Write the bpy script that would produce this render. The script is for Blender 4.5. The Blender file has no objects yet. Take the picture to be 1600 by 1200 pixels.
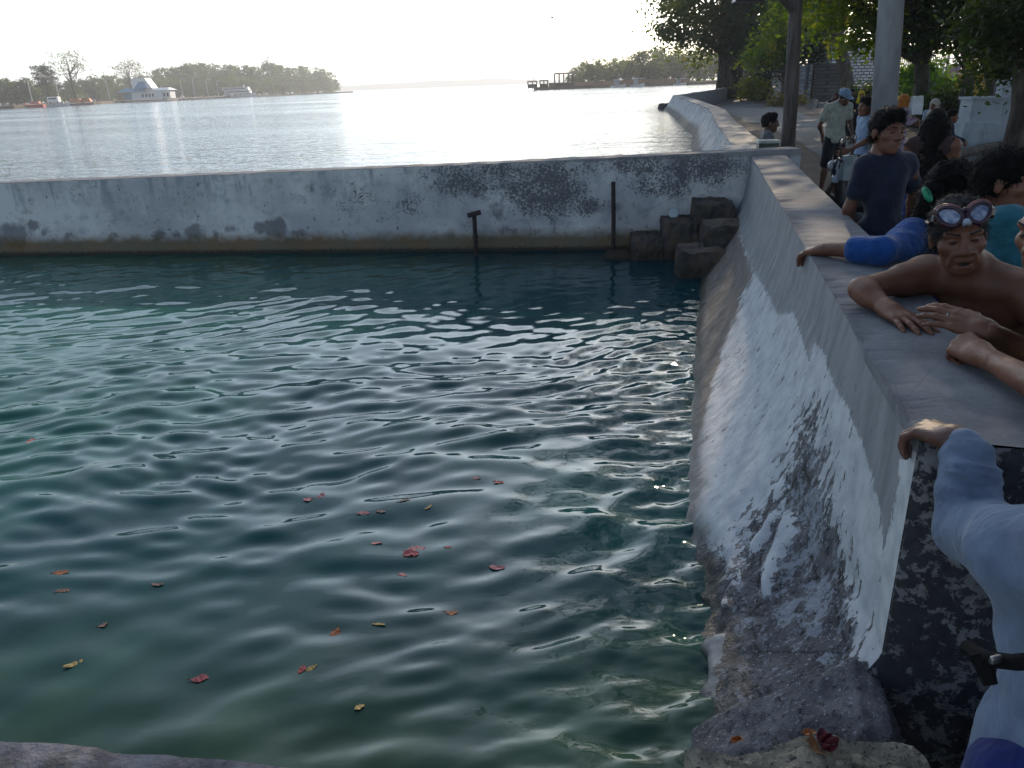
import bpy, math, random
import numpy as np
from mathutils import Vector, Matrix
# ------------------------------------------------------------------ camera
SC = bpy.context.scene
COL = SC.collection
CAMZ = 1.58                      # eye height above the water (water is z = 0)
FPX = 1200.0                     # focal length in photo pixels (photo is 1600 wide)
PITCH = math.radians(21.3); ROLL = math.radians(2.1)
cF = np.array([0, math.cos(PITCH), -math.sin(PITCH)])
_R0 = np.array([1.0, 0, 0]); _U0 = np.cross(_R0, cF)
cR = math.cos(ROLL)*_R0 - math.sin(ROLL)*_U0
cU = math.sin(ROLL)*_R0 + math.cos(ROLL)*_U0
CAMP = np.array([0, 0, CAMZ])
cam_d = bpy.data.cameras.new('camera'); cam = bpy.data.objects.new('camera', cam_d); COL.objects.link(cam)
cam.matrix_world = Matrix(((cR[0], cU[0], -cF[0], 0), (cR[1], cU[1], -cF[1], 0), (cR[2], cU[2], -cF[2], CAMZ), (0, 0, 0, 1)))
cam_d.sensor_width = 36; cam_d.lens = FPX/1600*36; cam_d.clip_start = 0.05; cam_d.clip_end = 12000
SC.camera = cam
# ------------------------------------------------------------------ sky, sun, exposure
SUN_EL = math.radians(21); SUN_AZ = math.radians(21)      # azimuth to the right of straight ahead (+y)
AUREOLE = (15.0, 16.4, 16.6, 1)
W = bpy.data.worlds.new('World'); SC.world = W; W.use_nodes = True
wn = W.node_tree.nodes; wl = W.node_tree.links
bg = wn['Background']
sky = wn.new('ShaderNodeTexSky'); sky.sky_type = 'NISHITA'; sky.sun_disc = False
sky.sun_elevation = SUN_EL; sky.sun_rotation = SUN_AZ
sky.air_density = 1.0; sky.dust_density = 1.3; sky.ozone_density = 1.0
bg.inputs['Strength'].default_value = 0.12
# thin cloud cover: procedural clouds mixed over the sky
tc = wn.new('ShaderNodeTexCoord'); mp = wn.new('ShaderNodeMapping'); mp.inputs['Scale'].default_value = (1.0, 1.0, 4.5)
nz = wn.new('ShaderNodeTexNoise'); nz.inputs['Scale'].default_value = 2.6; nz.inputs['Detail'].default_value = 7
rmp = wn.new('ShaderNodeMapRange'); rmp.inputs['From Min'].default_value = .50; rmp.inputs['From Max'].default_value = .72; rmp.inputs['To Max'].default_value = .55
mixc = wn.new('ShaderNodeMix'); mixc.data_type = 'RGBA'
mixc.inputs['B'].default_value = (5.0, 4.9, 4.9, 1)
wl.new(tc.outputs['Generated'], mp.inputs['Vector']); wl.new(mp.outputs['Vector'], nz.inputs['Vector'])
wl.new(nz.outputs['Fac'], rmp.inputs['Value']); wl.new(rmp.outputs['Result'], mixc.inputs['Factor'])
# bright hazy aureole spreading from the low sun through moist air
dotn = wn.new('ShaderNodeVectorMath'); dotn.operation = 'DOT_PRODUCT'; wl.new(tc.outputs['Generated'], dotn.inputs[0])
dotn.inputs[1].default_value = (math.sin(SUN_AZ-.14)*math.cos(SUN_EL), math.cos(SUN_AZ-.14)*math.cos(SUN_EL), math.sin(SUN_EL))
aur = wn.new('ShaderNodeMapRange'); aur.inputs['From Min'].default_value = .25; aur.inputs['From Max'].default_value = 1.0
pw_ = wn.new('ShaderNodeMath'); pw_.operation = 'POWER'; pw_.inputs[1].default_value = 3.0; wl.new(dotn.outputs['Value'], aur.inputs['Value']); wl.new(aur.outputs['Result'], pw_.inputs[0])
glow = wn.new('ShaderNodeMix'); glow.data_type = 'RGBA'; glow.inputs['A'].default_value = (.25, .25, .27, 1); glow.inputs['B'].default_value = AUREOLE; wl.new(pw_.outputs[0], glow.inputs['Factor'])
addg = wn.new('ShaderNodeMix'); addg.data_type = 'RGBA'; addg.blend_type = 'ADD'; addg.inputs['Factor'].default_value = 1
# pale band of sea haze low round the whole horizon
sepd = wn.new('ShaderNodeSeparateXYZ'); wl.new(tc.outputs['Generated'], sepd.inputs[0])
hb_ = wn.new('ShaderNodeMapRange'); hb_.inputs['From Min'].default_value = .55; hb_.inputs['From Max'].default_value = 0.0; wl.new(sepd.outputs[2], hb_.inputs['Value'])
hp_ = wn.new('ShaderNodeMath'); hp_.operation = 'POWER'; hp_.inputs[1].default_value = 2.0; wl.new(hb_.outputs['Result'], hp_.inputs[0])
hm_ = wn.new('ShaderNodeMix'); hm_.data_type = 'RGBA'; hm_.inputs['A'].default_value = (0, 0, 0, 1); hm_.inputs['B'].default_value = (4.3, 4.5, 4.55, 1); wl.new(hp_.outputs[0], hm_.inputs['Factor'])
addh = wn.new('ShaderNodeMix'); addh.data_type = 'RGBA'; addh.blend_type = 'ADD'; addh.inputs['Factor'].default_value = 1
wl.new(sky.outputs['Color'], addh.inputs['A']); wl.new(hm_.outputs['Result'], addh.inputs['B']); wl.new(addh.outputs['Result'], addg.inputs['A']); wl.new(glow.outputs['Result'], addg.inputs['B']); wl.new(addg.outputs['Result'], mixc.inputs['A']); wb = wn.new('ShaderNodeMix'); wb.data_type = 'RGBA'; wb.blend_type = 'MULTIPLY'; wb.inputs['Factor'].default_value = 1
wb.inputs['B'].default_value = (.91, .98, 1.09, 1)                # cool daylight balance
wl.new(mixc.outputs['Result'], wb.inputs['A']); wl.new(wb.outputs['Result'], bg.inputs['Color'])
sun_d = bpy.data.lights.new('sun', 'SUN'); sun_d.energy = 4.6; sun_d.angle = math.radians(.53); sun_d.color = (1.0, .80, .58)
sun = bpy.data.objects.new('sun', sun_d); COL.objects.link(sun)
SUNV = Vector((math.sin(SUN_AZ)*math.cos(SUN_EL), math.cos(SUN_AZ)*math.cos(SUN_EL), math.sin(SUN_EL)))
sun.rotation_euler = SUNV.to_track_quat('Z', 'Y').to_euler()
SC.view_settings.view_transform = 'Standard'; SC.view_settings.look = 'None'; SC.view_settings.gamma = 1
SC.view_settings.use_curve_mapping = False
SC.view_settings.exposure = 0.05
SC.cycles.max_bounces = 8; SC.cycles.transparent_max_bounces = 12; SC.cycles.volume_bounces = 0
SC.cycles.caustics_reflective = False; SC.cycles.caustics_refractive = False

# ------------------------------------------------------------------ layout helpers (survey: photo pixel -> place on a real plane)
def ray(px, py): return cF + cR*(px-800)/FPX + cU*(600-py)/FPX
def at_z(px, py, z):
    r = ray(px, py); return CAMP + r*((z-CAMZ)/r[2])
def at_y(px, py, y):
    r = ray(px, py); return CAMP + r*(y/r[1])
def proj(P):
    P = np.asarray(P, float) - CAMP
    d = P@cF; d = np.where(np.abs(d) < 1e-4, 1e-4, d)
    return np.stack([800+FPX*(P@cR)/d, 600-FPX*(P@cU)/d, d], -1)
# ------------------------------------------------------------------ noise
def _h(i, j, k, s):
    n = (i*374761393 + j*668265263 + k*2147483647*3 + s*974634577) & 0xffffffff
    n = ((n ^ (n >> 13))*1274126177) & 0xffffffff
    n = ((n ^ (n >> 16))*2246822519) & 0xffffffff
    return ((n ^ (n >> 15)) & 0xffffff)/float(0xffffff)
def vnoise(P, scale=1.0, seed=0):
    P = np.asarray(P, float)*scale
    I = np.floor(P).astype(np.int64); f = P-I; f = f*f*(3-2*f)
    r = 0
    for a in (0, 1):
        wx = f[..., 0] if a else 1-f[..., 0]
        for b in (0, 1):
            wy = f[..., 1] if b else 1-f[..., 1]
            for c in (0, 1):
                wz = f[..., 2] if c else 1-f[..., 2]
                r = r + wx*wy*wz*_h(I[..., 0]+a, I[..., 1]+b, I[..., 2]+c, seed)
    return r*2-1
def fbm(P, scale=1.0, oct=4, seed=0):
    r = 0; a = 1; t = 0
    for o in range(oct):
        r = r + a*vnoise(P, scale*2**o, seed+o*17); t += a; a *= .5
    return r/t
RNG = np.random.default_rng(7)
# ------------------------------------------------------------------ mesh helpers
def mesh_np(name, V, F, mat=None, parent=None, smooth=False, link=True):
    """V (n,3), F (m,k) int array with k = 3 or 4 -> object"""
    V = np.ascontiguousarray(V, np.float32); F = np.ascontiguousarray(F, np.int32)
    me = bpy.data.meshes.new(name)
    m, k = F.shape
    me.vertices.add(len(V)); me.vertices.foreach_set('co', V.ravel())
    me.loops.add(m*k); me.loops.foreach_set('vertex_index', F.ravel())
    me.polygons.add(m); me.polygons.foreach_set('loop_start', np.arange(0, m*k, k, dtype=np.int32))
    me.polygons.foreach_set('loop_total', np.full(m, k, np.int32))
    if smooth: me.polygons.foreach_set('use_smooth', np.ones(m, bool))
    me.update(calc_edges=True); me.validate()
    if mat: me.materials.append(mat)
    o = bpy.data.objects.new(name, me)
    if link: COL.objects.link(o)
    if parent is not None: o.parent = parent
    return o
class MB:
    """collects polygons of mixed size and links them as ONE mesh object"""
    def __init__(s): s.v = []; s.f = []
    def add(s, V, F):
        b = len(s.v); s.v.extend([tuple(map(float, p)) for p in V]); s.f.extend([tuple(int(i)+b for i in f) for f in F]); return s
    def box(s, c, size, rz=0.0, taper=1.0, M=None):
        hx, hy, hz = size[0]/2, size[1]/2, size[2]/2
        P = [(-hx, -hy, -hz), (hx, -hy, -hz), (hx, hy, -hz), (-hx, hy, -hz)] + [(x*taper, y*taper, hz) for x, y in ((-hx, -hy), (hx, -hy), (hx, hy), (-hx, hy))]
        ca, sa = math.cos(rz), math.sin(rz)
        P = [(x*ca-y*sa, x*sa+y*ca, z) for x, y, z in P]
        if M is not None: P = [tuple(M @ Vector(p)) for p in P]
        P = [(p[0]+c[0], p[1]+c[1], p[2]+c[2]) for p in P]
        return s.add(P, [(3, 2, 1, 0), (4, 5, 6, 7), (0, 1, 5, 4), (1, 2, 6, 5), (2, 3, 7, 6), (3, 0, 4, 7)])
    def tube(s, pts, rad, n=8, cap=True):
        pts = [np.array(p, float) for p in pts]
        if np.isscalar(rad): rad = [rad]*len(pts)
        V = []; F = []
        for i, p in enumerate(pts):
            d = pts[min(i+1, len(pts)-1)]-pts[max(i-1, 0)]; d = d/(np.linalg.norm(d)+1e-9)
            a = np.array([0, 0, 1.0]) if abs(d[2]) < .9 else np.array([1.0, 0, 0])
            u = np.cross(d, a); u /= np.linalg.norm(u); w = np.cross(d, u)
            for k in range(n):
                t = 2*math.pi*k/n; V.append(p + rad[i]*(math.cos(t)*u+math.sin(t)*w))
        for i in range(len(pts)-1):
            for k in range(n):
                F.append((i*n+k, i*n+(k+1) % n, (i+1)*n+(k+1) % n, (i+1)*n+k))
        if cap: F.append(tuple(range(n))[::-1]); F.append(tuple((len(pts)-1)*n+k for k in range(n)))
        return s.add(V, F)
    def lathe(s, prof, c=(0, 0, 0), n=20, M=None):
        V = []; F = []
        for r, z in prof:
            for k in range(n):
                t = 2*math.pi*k/n; p = Vector((r*math.cos(t), r*math.sin(t), z))
                if M is not None: p = M @ p
                V.append((p[0]+c[0], p[1]+c[1], p[2]+c[2]))
        m = len(prof)
        for i in range(m-1):
            for k in range(n): F.append((i*n+k, i*n+(k+1) % n, (i+1)*n+(k+1) % n, (i+1)*n+k))
        F.append(tuple(range(n))[::-1]); F.append(tuple((m-1)*n+k for k in range(n)))
        return s.add(V, F)
    def torus(s, c, R, r, axis=(1, 0, 0), n=24, m=8):
        ax = Vector(axis).normalized(); q = Vector((0, 0, 1)).rotation_difference(ax)
        V = []; F = []
        for i in range(n):
            a = 2*math.pi*i/n
            for j in range(m):
                b = 2*math.pi*j/m
                p = q @ Vector(((R+r*math.cos(b))*math.cos(a), (R+r*math.cos(b))*math.sin(a), r*math.sin(b)))
                V.append((p[0]+c[0], p[1]+c[1], p[2]+c[2]))
        for i in range(n):
            for j in range(m): F.append((i*m+j, ((i+1) % n)*m+j, ((i+1) % n)*m+(j+1) % m, i*m+(j+1) % m))
        return s.add(V, F)
    def prism(s, poly, z0, z1):
        n = len(poly); V = [(x, y, z0) for x, y in poly]+[(x, y, z1) for x, y in poly]
        F = [tuple(range(n))[::-1], tuple(range(n, 2*n))]+[(i, (i+1) % n, n+(i+1) % n, n+i) for i in range(n)]
        return s.add(V, F)
    def ell(s, c, r, n=12, m=8, M=None):
        V = []; F = []
        for i in range(1, m):
            ph = math.pi*i/m
            for k in range(n):
                t = 2*math.pi*k/n; p = Vector((r[0]*math.sin(ph)*math.cos(t), r[1]*math.sin(ph)*math.sin(t), r[2]*math.cos(ph)))
                if M is not None: p = M @ p
                V.append((p[0]+c[0], p[1]+c[1], p[2]+c[2]))
        for i in range(m-2):
            for k in range(n): F.append((i*n+k, (i+1)*n+k, (i+1)*n+(k+1) % n, i*n+(k+1) % n))
        for sgn, row in ((1, 0), (-1, m-2)):
            p = Vector((0, 0, sgn*r[2]))
            if M is not None: p = M @ p
            V.append((p[0]+c[0], p[1]+c[1], p[2]+c[2])); e = len(V)-1
            for k in range(n):
                F.append((e, row*n+k, row*n+(k+1) % n) if sgn > 0 else (e, row*n+(k+1) % n, row*n+k))
        return s.add(V, F)
    def build(s, name, mat=None, parent=None, smooth=False, bevel=0.0, origin=None, link=True):
        o3 = origin if origin is not None else (0, 0, 0)
        me = bpy.data.meshes.new(name)
        me.from_pydata([(x-o3[0], y-o3[1], z-o3[2]) for x, y, z in s.v], [], s.f); me.update()
        if mat: me.materials.append(mat)
        if smooth: me.polygons.foreach_set('use_smooth', np.ones(len(me.polygons), bool))
        o = bpy.data.objects.new(name, me)
        if link: COL.objects.link(o)
        if parent is not None: o.parent = parent
        elif origin is not None: o.location = o3
        if bevel:
            b = o.modifiers.new('bevel', 'BEVEL'); b.width = bevel; b.segments = 2; b.limit_method = 'ANGLE'
        return o
def tag(o, label=None, cat=None, group=None, kind=None):
    if label: o['label'] = label
    if cat: o['category'] = cat
    if group: o['group'] = group
    if kind: o['kind'] = kind
    return o
def thing(name, label, cat, loc=(0, 0, 0), rz=0.0, group=None):
    o = bpy.data.objects.new(name, None); COL.objects.link(o); o.location = tuple(map(float, loc)); o.rotation_euler = (0, 0, rz)
    o.empty_display_size = .1
    return tag(o, label, cat, group)
def copy_tree(o, parent=None):
    c = o.copy(); COL.objects.link(c); c.parent = parent
    for ch in list(o.children): copy_tree(ch, c)
    return c
def attr(o, name, vals):
    a = o.data.attributes.new(name, 'FLOAT', 'POINT'); a.data.foreach_set('value', np.ascontiguousarray(vals, np.float32))
# ------------------------------------------------------------------ material helpers
class G:
    """short-hand for building a node graph"""
    def __init__(s, name):
        s.m = bpy.data.materials.new(name); s.m.use_nodes = True; s.t = s.m.node_tree; s.N = s.t.nodes; s.L = s.t.links
        s.bsdf = s.N['Principled BSDF']; s.out = s.N['Material Output']
    def put(s, sock, v):
        if hasattr(v, 'links'): s.L.new(v, sock)
        else: sock.default_value = v
    def coord(s, kind='Object'): return s.N.new('ShaderNodeTexCoord').outputs[kind]
    def mapping(s, v, scale=(1, 1, 1), rot=(0, 0, 0)):
        n = s.N.new('ShaderNodeMapping'); s.L.new(v, n.inputs['Vector']); n.inputs['Scale'].default_value = scale; n.inputs['Rotation'].default_value = rot; return n.outputs[0]
    def noise(s, scale, detail=4, rough=.55, v=None, dist=0.0):
        n = s.N.new('ShaderNodeTexNoise'); n.inputs['Scale'].default_value = scale; n.inputs['Detail'].default_value = detail; n.inputs['Roughness'].default_value = rough; n.inputs['Distortion'].default_value = dist
        s.L.new(v if v is not None else s.coord(), n.inputs['Vector']); return n.outputs['Fac']
    def voro(s, scale, v=None, feat='F1', out='Distance'):
        n = s.N.new('ShaderNodeTexVoronoi'); n.feature = feat; n.inputs['Scale'].default_value = scale
        s.L.new(v if v is not None else s.coord(), n.inputs['Vector']); return n.outputs[out]
    def math(s, op, a, b=0.0, c=0.0, clamp=False):
        n = s.N.new('ShaderNodeMath'); n.operation = op; n.use_clamp = clamp
        s.put(n.inputs[0], a); s.put(n.inputs[1], b); s.put(n.inputs[2], c); return n.outputs[0]
    def ramp(s, v, a, b, lo=0.0, hi=1.0):
        n = s.N.new('ShaderNodeMapRange'); n.interpolation_type = 'SMOOTHSTEP'; s.put(n.inputs['Value'], v)
        n.inputs['From Min'].default_value = a; n.inputs['From Max'].default_value = b; n.inputs['To Min'].default_value = lo; n.inputs['To Max'].default_value = hi; return n.outputs['Result']
    def mix(s, f, a, b):
        n = s.N.new('ShaderNodeMix'); n.data_type = 'RGBA'
        c = lambda x: (*x, 1) if isinstance(x, tuple) and len(x) == 3 else x
        s.put(n.inputs['Factor'], f); s.put(n.inputs['A'], c(a)); s.put(n.inputs['B'], c(b)); return n.outputs['Result']
    def attr(s, name):
        n = s.N.new('ShaderNodeAttribute'); n.attribute_name = name; return n.outputs['Fac']
    def sep(s, v):
        n = s.N.new('ShaderNodeSeparateXYZ'); s.L.new(v, n.inputs[0]); return n.outputs
    def bump(s, h, strength=.5, dist=.01):
        n = s.N.new('ShaderNodeBump'); n.inputs['Strength'].default_value = strength; n.inputs['Distance'].default_value = dist
        s.L.new(h, n.inputs['Height']); s.L.new(n.outputs[0], s.bsdf.inputs['Normal']); return n
    def set(s, **k):
        for a, v in k.items():
            s.put(s.bsdf.inputs[a.replace('_', ' ')], (*v, 1) if isinstance(v, tuple) and len(v) == 3 else v)
        return s.m
_mats = {}
def mat(name, col, rough=.7, var=.25, scale=8.0, bump=0.0, bscale=60.0, metal=0.0, spec=.5):
    """plain material with procedural tonal variation and optional bump"""
    if name in _mats: return _mats[name]
    g = G(name); n = g.noise(scale, 5)
    lo = tuple(c*(1-var) for c in col); hi = tuple(min(1, c*(1+var)) for c in col)
    g.set(Base_Color=g.mix(g.ramp(n, .3, .7), lo, hi), Roughness=rough, Metallic=metal)
    g.bsdf.inputs['Specular IOR Level'].default_value = spec
    if bump: g.bump(g.noise(bscale, 4), bump, .01)
    _mats[name] = g.m; return g.m
def in_poly(P, poly):
    """signed distance in pixels of points P (n,2) to a polygon, positive inside"""
    poly = np.array(poly, float); x, y = P[:, 0], P[:, 1]; n = len(poly)
    ins = np.zeros(len(P), bool); d = np.full(len(P), 1e9)
    for i in range(n):
        a = poly[i]; b = poly[(i+1) % n]
        c = ((a[1] > y) != (b[1] > y)); dy = b[1]-a[1]
        xi = (b[0]-a[0])*(y-a[1])/(dy if abs(dy) > 1e-9 else 1e-9)+a[0]
        ins ^= c & (x < xi)
        e = b-a; t = np.clip(((x-a[0])*e[0]+(y-a[1])*e[1])/(e@e+1e-9), 0, 1)
        d = np.minimum(d, np.hypot(x-a[0]-t*e[0], y-a[1]-t*e[1]))
    return np.where(ins, d, -d)
def grid_faces(nu, nv):
    i = np.arange(nu-1)[:, None]; j = np.arange(nv-1)[None, :]
    a = i*nv+j
    return np.stack([a, a+nv, a+nv+1, a+1], -1).reshape(-1, 4)
# ================================================================== WATER
g = G('pool_water'); co = g.coord()
deep = g.noise(.55, 3, v=co); px_ = g.sep(co)
green = g.ramp(g.math('ADD', g.math('MULTIPLY', px_[0], -.14), deep), .30, .95)
near = g.ramp(g.math('ADD', px_[1], g.math('MULTIPLY', g.noise(1.1, 3, v=co), .9)), 3.0, 1.3)     # the sandy bed showing through by the ledge
c1 = g.mix(green, (.006, .046, .057), (.014, .092, .072))
c2 = g.mix(g.math('MULTIPLY', near, .75), c1, (.060, .095, .034))
g.set(Base_Color=c2, Roughness=.03, IOR=1.333)
g.bsdf.inputs['Specular IOR Level'].default_value = .5
g.bump(g.noise(26, 3, v=g.mapping(co, (1, 1.8, 1))), .10, .004)
M_POOL = g.m
g = G('sea_water'); co = g.coord()
n1 = g.noise(1.15, 4, .6, g.mapping(co, (.30, 1.0, 1), (0, 0, .05)))
n2 = g.noise(4.0, 3, .6, g.mapping(co, (.30, 1.0, 1), (0, 0, -.08)))
n3 = g.noise(.05, 3, .5, g.mapping(co, (.3, 1, 1)))
hh = g.math('ADD', n1, g.math('MULTIPLY', n2, .35))
g.set(Base_Color=(.014, .035, .045), Roughness=g.ramp(n3, .3, .7, .05, .14), IOR=1.333)
g.bump(hh, .42, .34)
M_SEA = g.m
# --- walls first: plan lines
WT = .88                                   # top of the pool wall above water
A0 = np.array([.822, 1.392]); A1 = np.array([2.446, 7.951]); WDIR = (A1-A0)/np.linalg.norm(A1-A0); WLEN = np.linalg.norm(A1-A0)
WN = np.array([WDIR[1], -WDIR[0]])         # to the right (road side)
def crossy(x): return 7.66-.128*(x-1.05) + .012*np.maximum(0, -x-1.5)   # front face of the cross wall
# pool surface: displaced grid
ys = [0.30]
while ys[-1] < 9.6: ys.append(ys[-1]+max(.008, .0052*ys[-1]))
ys = np.array(ys)
xs = np.concatenate([np.arange(-12, -6.2, .07), np.arange(-6.2, 2.35, .0165)])
X, Y = np.meshgrid(xs, ys, indexing='ij')
rng = np.random.default_rng(11)
def waves(X, Y):
    # two soft crossing trains of ripples; crests run mostly across the pool, a little diagonal
    Z = np.zeros_like(X)
    P = np.stack([X, Y, X*0], -1)
    wx = .22*vnoise(P, .9, 3); wy = .22*vnoise(P, .9, 4)
    Xw, Yw = X+wx, Y+wy
    for i in range(72):
        lam = .095*(4.2**(rng.random()))             # .13 - .68 m
        th = math.radians(90+14+rng.normal(0, 24))
        k = 2*math.pi/lam; amp = .0037*lam*(1.0 if lam < .26 else .85)
        ph = rng.random()*6.28
        Z += amp*np.sin(k*(Xw*math.cos(th)+Yw*math.sin(th))+ph)
    for i in range(8):
        lam = .55+.5*rng.random(); th = math.radians(105+rng.normal(0, 16)); k = 2*math.pi/lam
        Z += .0019*lam*np.sin(k*(Xw*math.cos(th)+Yw*math.sin(th))+rng.random()*6.28)
    env = .75+.6*vnoise(P, .55, 9)
    return Z*env
Z = waves(X, Y)
# small choppy wavelets thrown back by the sloping wall
xw = A0[0]+(Y-A0[1])*(A1[0]-A0[0])/(A1[1]-A0[1])-.43
prox = np.exp(-np.clip(xw-X, 0, 9)/.38)
P3 = np.stack([X*1.0, Y*1.7, X*0], -1)
Z += prox*.016*fbm(P3, 8, 3, 31)
Z *= np.clip(1.0-.35*np.exp(-(crossy(X)-Y).clip(0)/.5), 0, 1)
pool = mesh_np('pool_water', np.stack([X, Y, Z], -1).reshape(-1, 3), grid_faces(len(xs), len(ys)), M_POOL, smooth=True)
# clip the far side just inside the cross wall
me = pool.data
co_ = np.empty(len(me.vertices)*3, np.float32); me.vertices.foreach_get('co', co_); co_ = co_.reshape(-1, 3)
lim = crossy(co_[:, 0])+.12; co_[:, 1] = np.minimum(co_[:, 1], lim); me.vertices.foreach_set('co', co_.ravel()); me.update()
tag(pool, kind='structure')
SEAWALL = [(2.35, 7.9), (3.05, 10.65), (4.35, 16.5), (5.95, 23.3), (7.7, 34.0), (9.3, 44.5), (10.6, 47.5), (16.0, 61.0), (26.0, 92.0), (48, 150), (90, 190)]
mb = MB()
sea_poly = [(x+.25, y+.1) for x, y in SEAWALL]+[(400, 420), (3200, 1200), (3200, 3900), (-3200, 3900), (-3200, -200), (-14.5, -200), (-14.5, 9.75), (-11.9, 9.6)]+[(x, float(crossy(x))+.15) for x in (-8, -4, -2, 0, 1, 1.9)]
mb.add([(x, y, 0) for x, y in sea_poly], [tuple(range(len(sea_poly)))[::1]])
sea = mb.build('sea_water', M_SEA); tag(sea, kind='structure')
# ================================================================== GROUND
g = G('dirt_ground'); co = g.coord()
a = g.noise(1.2, 6, .65, co); b = g.noise(22, 4, .6, co); lv = g.voro(14, co)
c = g.mix(g.ramp(a, .35, .65), (.055, .037, .027), (.100, .070, .051))
c = g.mix(g.ramp(b, .55, .75, 0, .7), c, (.07, .05, .035))
c = g.mix(g.ramp(lv, .10, .02, 0, .55), c, (.20, .15, .10))
g.set(Base_Color=c, Roughness=.95); g.bump(g.math('ADD', a, g.math('MULTIPLY', b, .6)), .7, .05)
M_DIRT = g.m
GZ = -.22
def gz(x, y): return GZ
gpoly = [(x+.33, y-.02) for x, y in SEAWALL]+[(420, 380), (900, 300), (900, -300), (.95, -300), (.95, 1.30)]
mb = MB(); mb.add([(x, y, GZ) for x, y in gpoly], [tuple(range(len(gpoly)))[::-1]])
ground = mb.build('ground', M_DIRT); tag(ground, kind='structure')
g = G('road_asphalt'); co = g.coord()
a = g.noise(.8, 5, .6, co); b = g.noise(60, 3, .6, co)
c = g.mix(g.ramp(a, .3, .7), (.072, .076, .084), (.108, .110, .116)); c = g.mix(g.ramp(b, .5, .8, 0, .5), c, (.09, .09, .095))
dr = g.math('ADD', g.sep(co)[1], g.math('MULTIPLY_ADD', g.noise(.5, 5, .65, co), 16.0, -8.0))
c = g.mix(g.ramp(dr, 20.0, 12.0), c, g.mix(g.ramp(a, .35, .65), (.058, .040, .029), (.105, .074, .054)))
g.set(Base_Color=c, Roughness=.9); g.bump(b, .3, .01)
M_ROAD = g.m
rl = [(3.3, 4.0), (6.6, 15.0), (9.4, 27.5), (11.7, 41.8), (15.2, 58), (19.7, 75), (27, 97)]
rr = [(11, 2.0), (10.4, 15.0), (12.0, 27.0), (14.4, 38.5), (17.6, 57), (22.3, 74), (30, 96)]
N = 60
def samp(pl, n):
    pl = np.array(pl); t = np.linspace(0, len(pl)-1, n); i = np.minimum(t.astype(int), len(pl)-2); f = (t-i)[:, None]
    return pl[i]*(1-f)+pl[i+1]*f
L_ = samp(rl, N); R_ = samp(rr, N)
jit = lambda n, s, sd: np.interp(np.arange(n), np.arange(0, n+3, 1), np.random.default_rng(sd).normal(0, s, n+3))
L_[:, 0] += jit(N, .10, 1); R_[:, 0] += jit(N, .12, 2)
V = [(x, y, GZ+.012) for x, y in L_]+[(x, y, GZ+.012) for x, y in R_]
mb = MB(); mb.add(V, [(i, N+i, N+i+1, i+1) for i in range(N-1)])
tag(mb.build('road', M_ROAD), kind='structure')
# ================================================================== POOL WALLS
# ---- the long sloping wall on the right; seen face battered, flaring towards the water
prof_h = np.concatenate([np.linspace(WT, .3, 50), np.linspace(.29, -.35, 62)[1:]])
def flare(h, t):
    """horizontal distance of the face outside the top edge at height h; t = 0 near end .. 1 far end"""
    near = np.interp(h, [-.35, -.1, 0, .06, .14, .24, .34, .5, .9], [.50, .43, .39, .32, .20, .05, .0, .0, 0])
    mid = np.interp(h, [-.35, -.1, 0, .06, .14, .24, .34, .5, .7, .9], [.74, .53, .44, .39, .31, .23, .165, .09, .03, 0])
    far = np.interp(h, [-.35, -.1, 0, .1, .2, .35, .5, .7, .9], [.60, .44, .38, .29, .21, .11, .045, .012, 0])
    w1 = np.clip(1-t/.16, 0, 1); w1 = w1*w1*(3-2*w1)
    w2 = np.clip((t-.45)/.5, 0, 1)
    return near*w1+(1-w1)*(mid*(1-w2)+far*w2)
NU = 420
U = np.concatenate([np.linspace(0, 2.6, 240), np.linspace(2.6, WLEN+.12, NU-240+1)[1:]])
UU, HH = np.meshgrid(U, prof_h, indexing='ij')
off = flare(HH, UU/WLEN)
XX = A0[0]+WDIR[0]*UU-WN[0]*off; YY = A0[1]+WDIR[1]*UU-WN[1]*off
PW = np.stack([XX, YY, HH], -1).reshape(-1, 3)
pxl = proj(PW)[:, :2]
rough_zone = np.clip((.42-PW[:, 2])/.35, 0, 1)
ROCK = [(1262, 640), (1252, 700), (1222, 775), (1172, 815), (1140, 905), (1126, 868), (1088, 845), (1040, 900), (1030, 1250), (1460, 1250), (1400, 1100), (1345, 1075), (1328, 1000), (1314, 900), (1298, 830), (1282, 770), (1274, 700)]
ISL = [[(1222, 792), (1240, 800), (1243, 830), (1215, 880), (1190, 925), (1180, 932), (1182, 890), (1200, 850)], [(1200, 792), (1215, 800), (1190, 840), (1165, 870), (1160, 850), (1185, 820)],
       [(1228, 1072), (1244, 1082), (1250, 1118), (1240, 1130), (1210, 1122), (1212, 1105)], [(1100, 990), (1125, 985), (1120, 1010), (1112, 1090), (1100, 1100), (1082, 1085), (1098, 1060), (1100, 1025), (1085, 1012)], [(1120, 930), (1131, 932), (1126, 948), (1118, 945)]]
GRAY = [(1150, 225), (1146, 330), (1172, 415), (1206, 470), (1214, 492), (1240, 488), (1264, 565), (1272, 535), (1288, 552), (1302, 600), (1326, 640), (1350, 700), (1374, 790), (1382, 860), (1396, 800), (1406, 720), (1440, 695), (1470, 690), (1450, 600), (1330, 460), (1225, 300), (1180, 225)]
BROWN = [(1140, 225), (1148, 330), (1176, 425), (1160, 470), (1130, 545), (1106, 640), (1085, 700), (1060, 560), (1090, 420), (1120, 330)]
def sm(poly, px, w): return np.clip(in_poly(px, poly)/w, -1, 1)
rock = sm(ROCK, pxl, 45)
for isl in ISL: rock = np.minimum(rock, -sm(isl, pxl, 7))
gray = sm(GRAY, pxl, 14); brown = sm(BROWN, pxl, 22)
dn = fbm(PW, 9, 5, 5)
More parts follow.
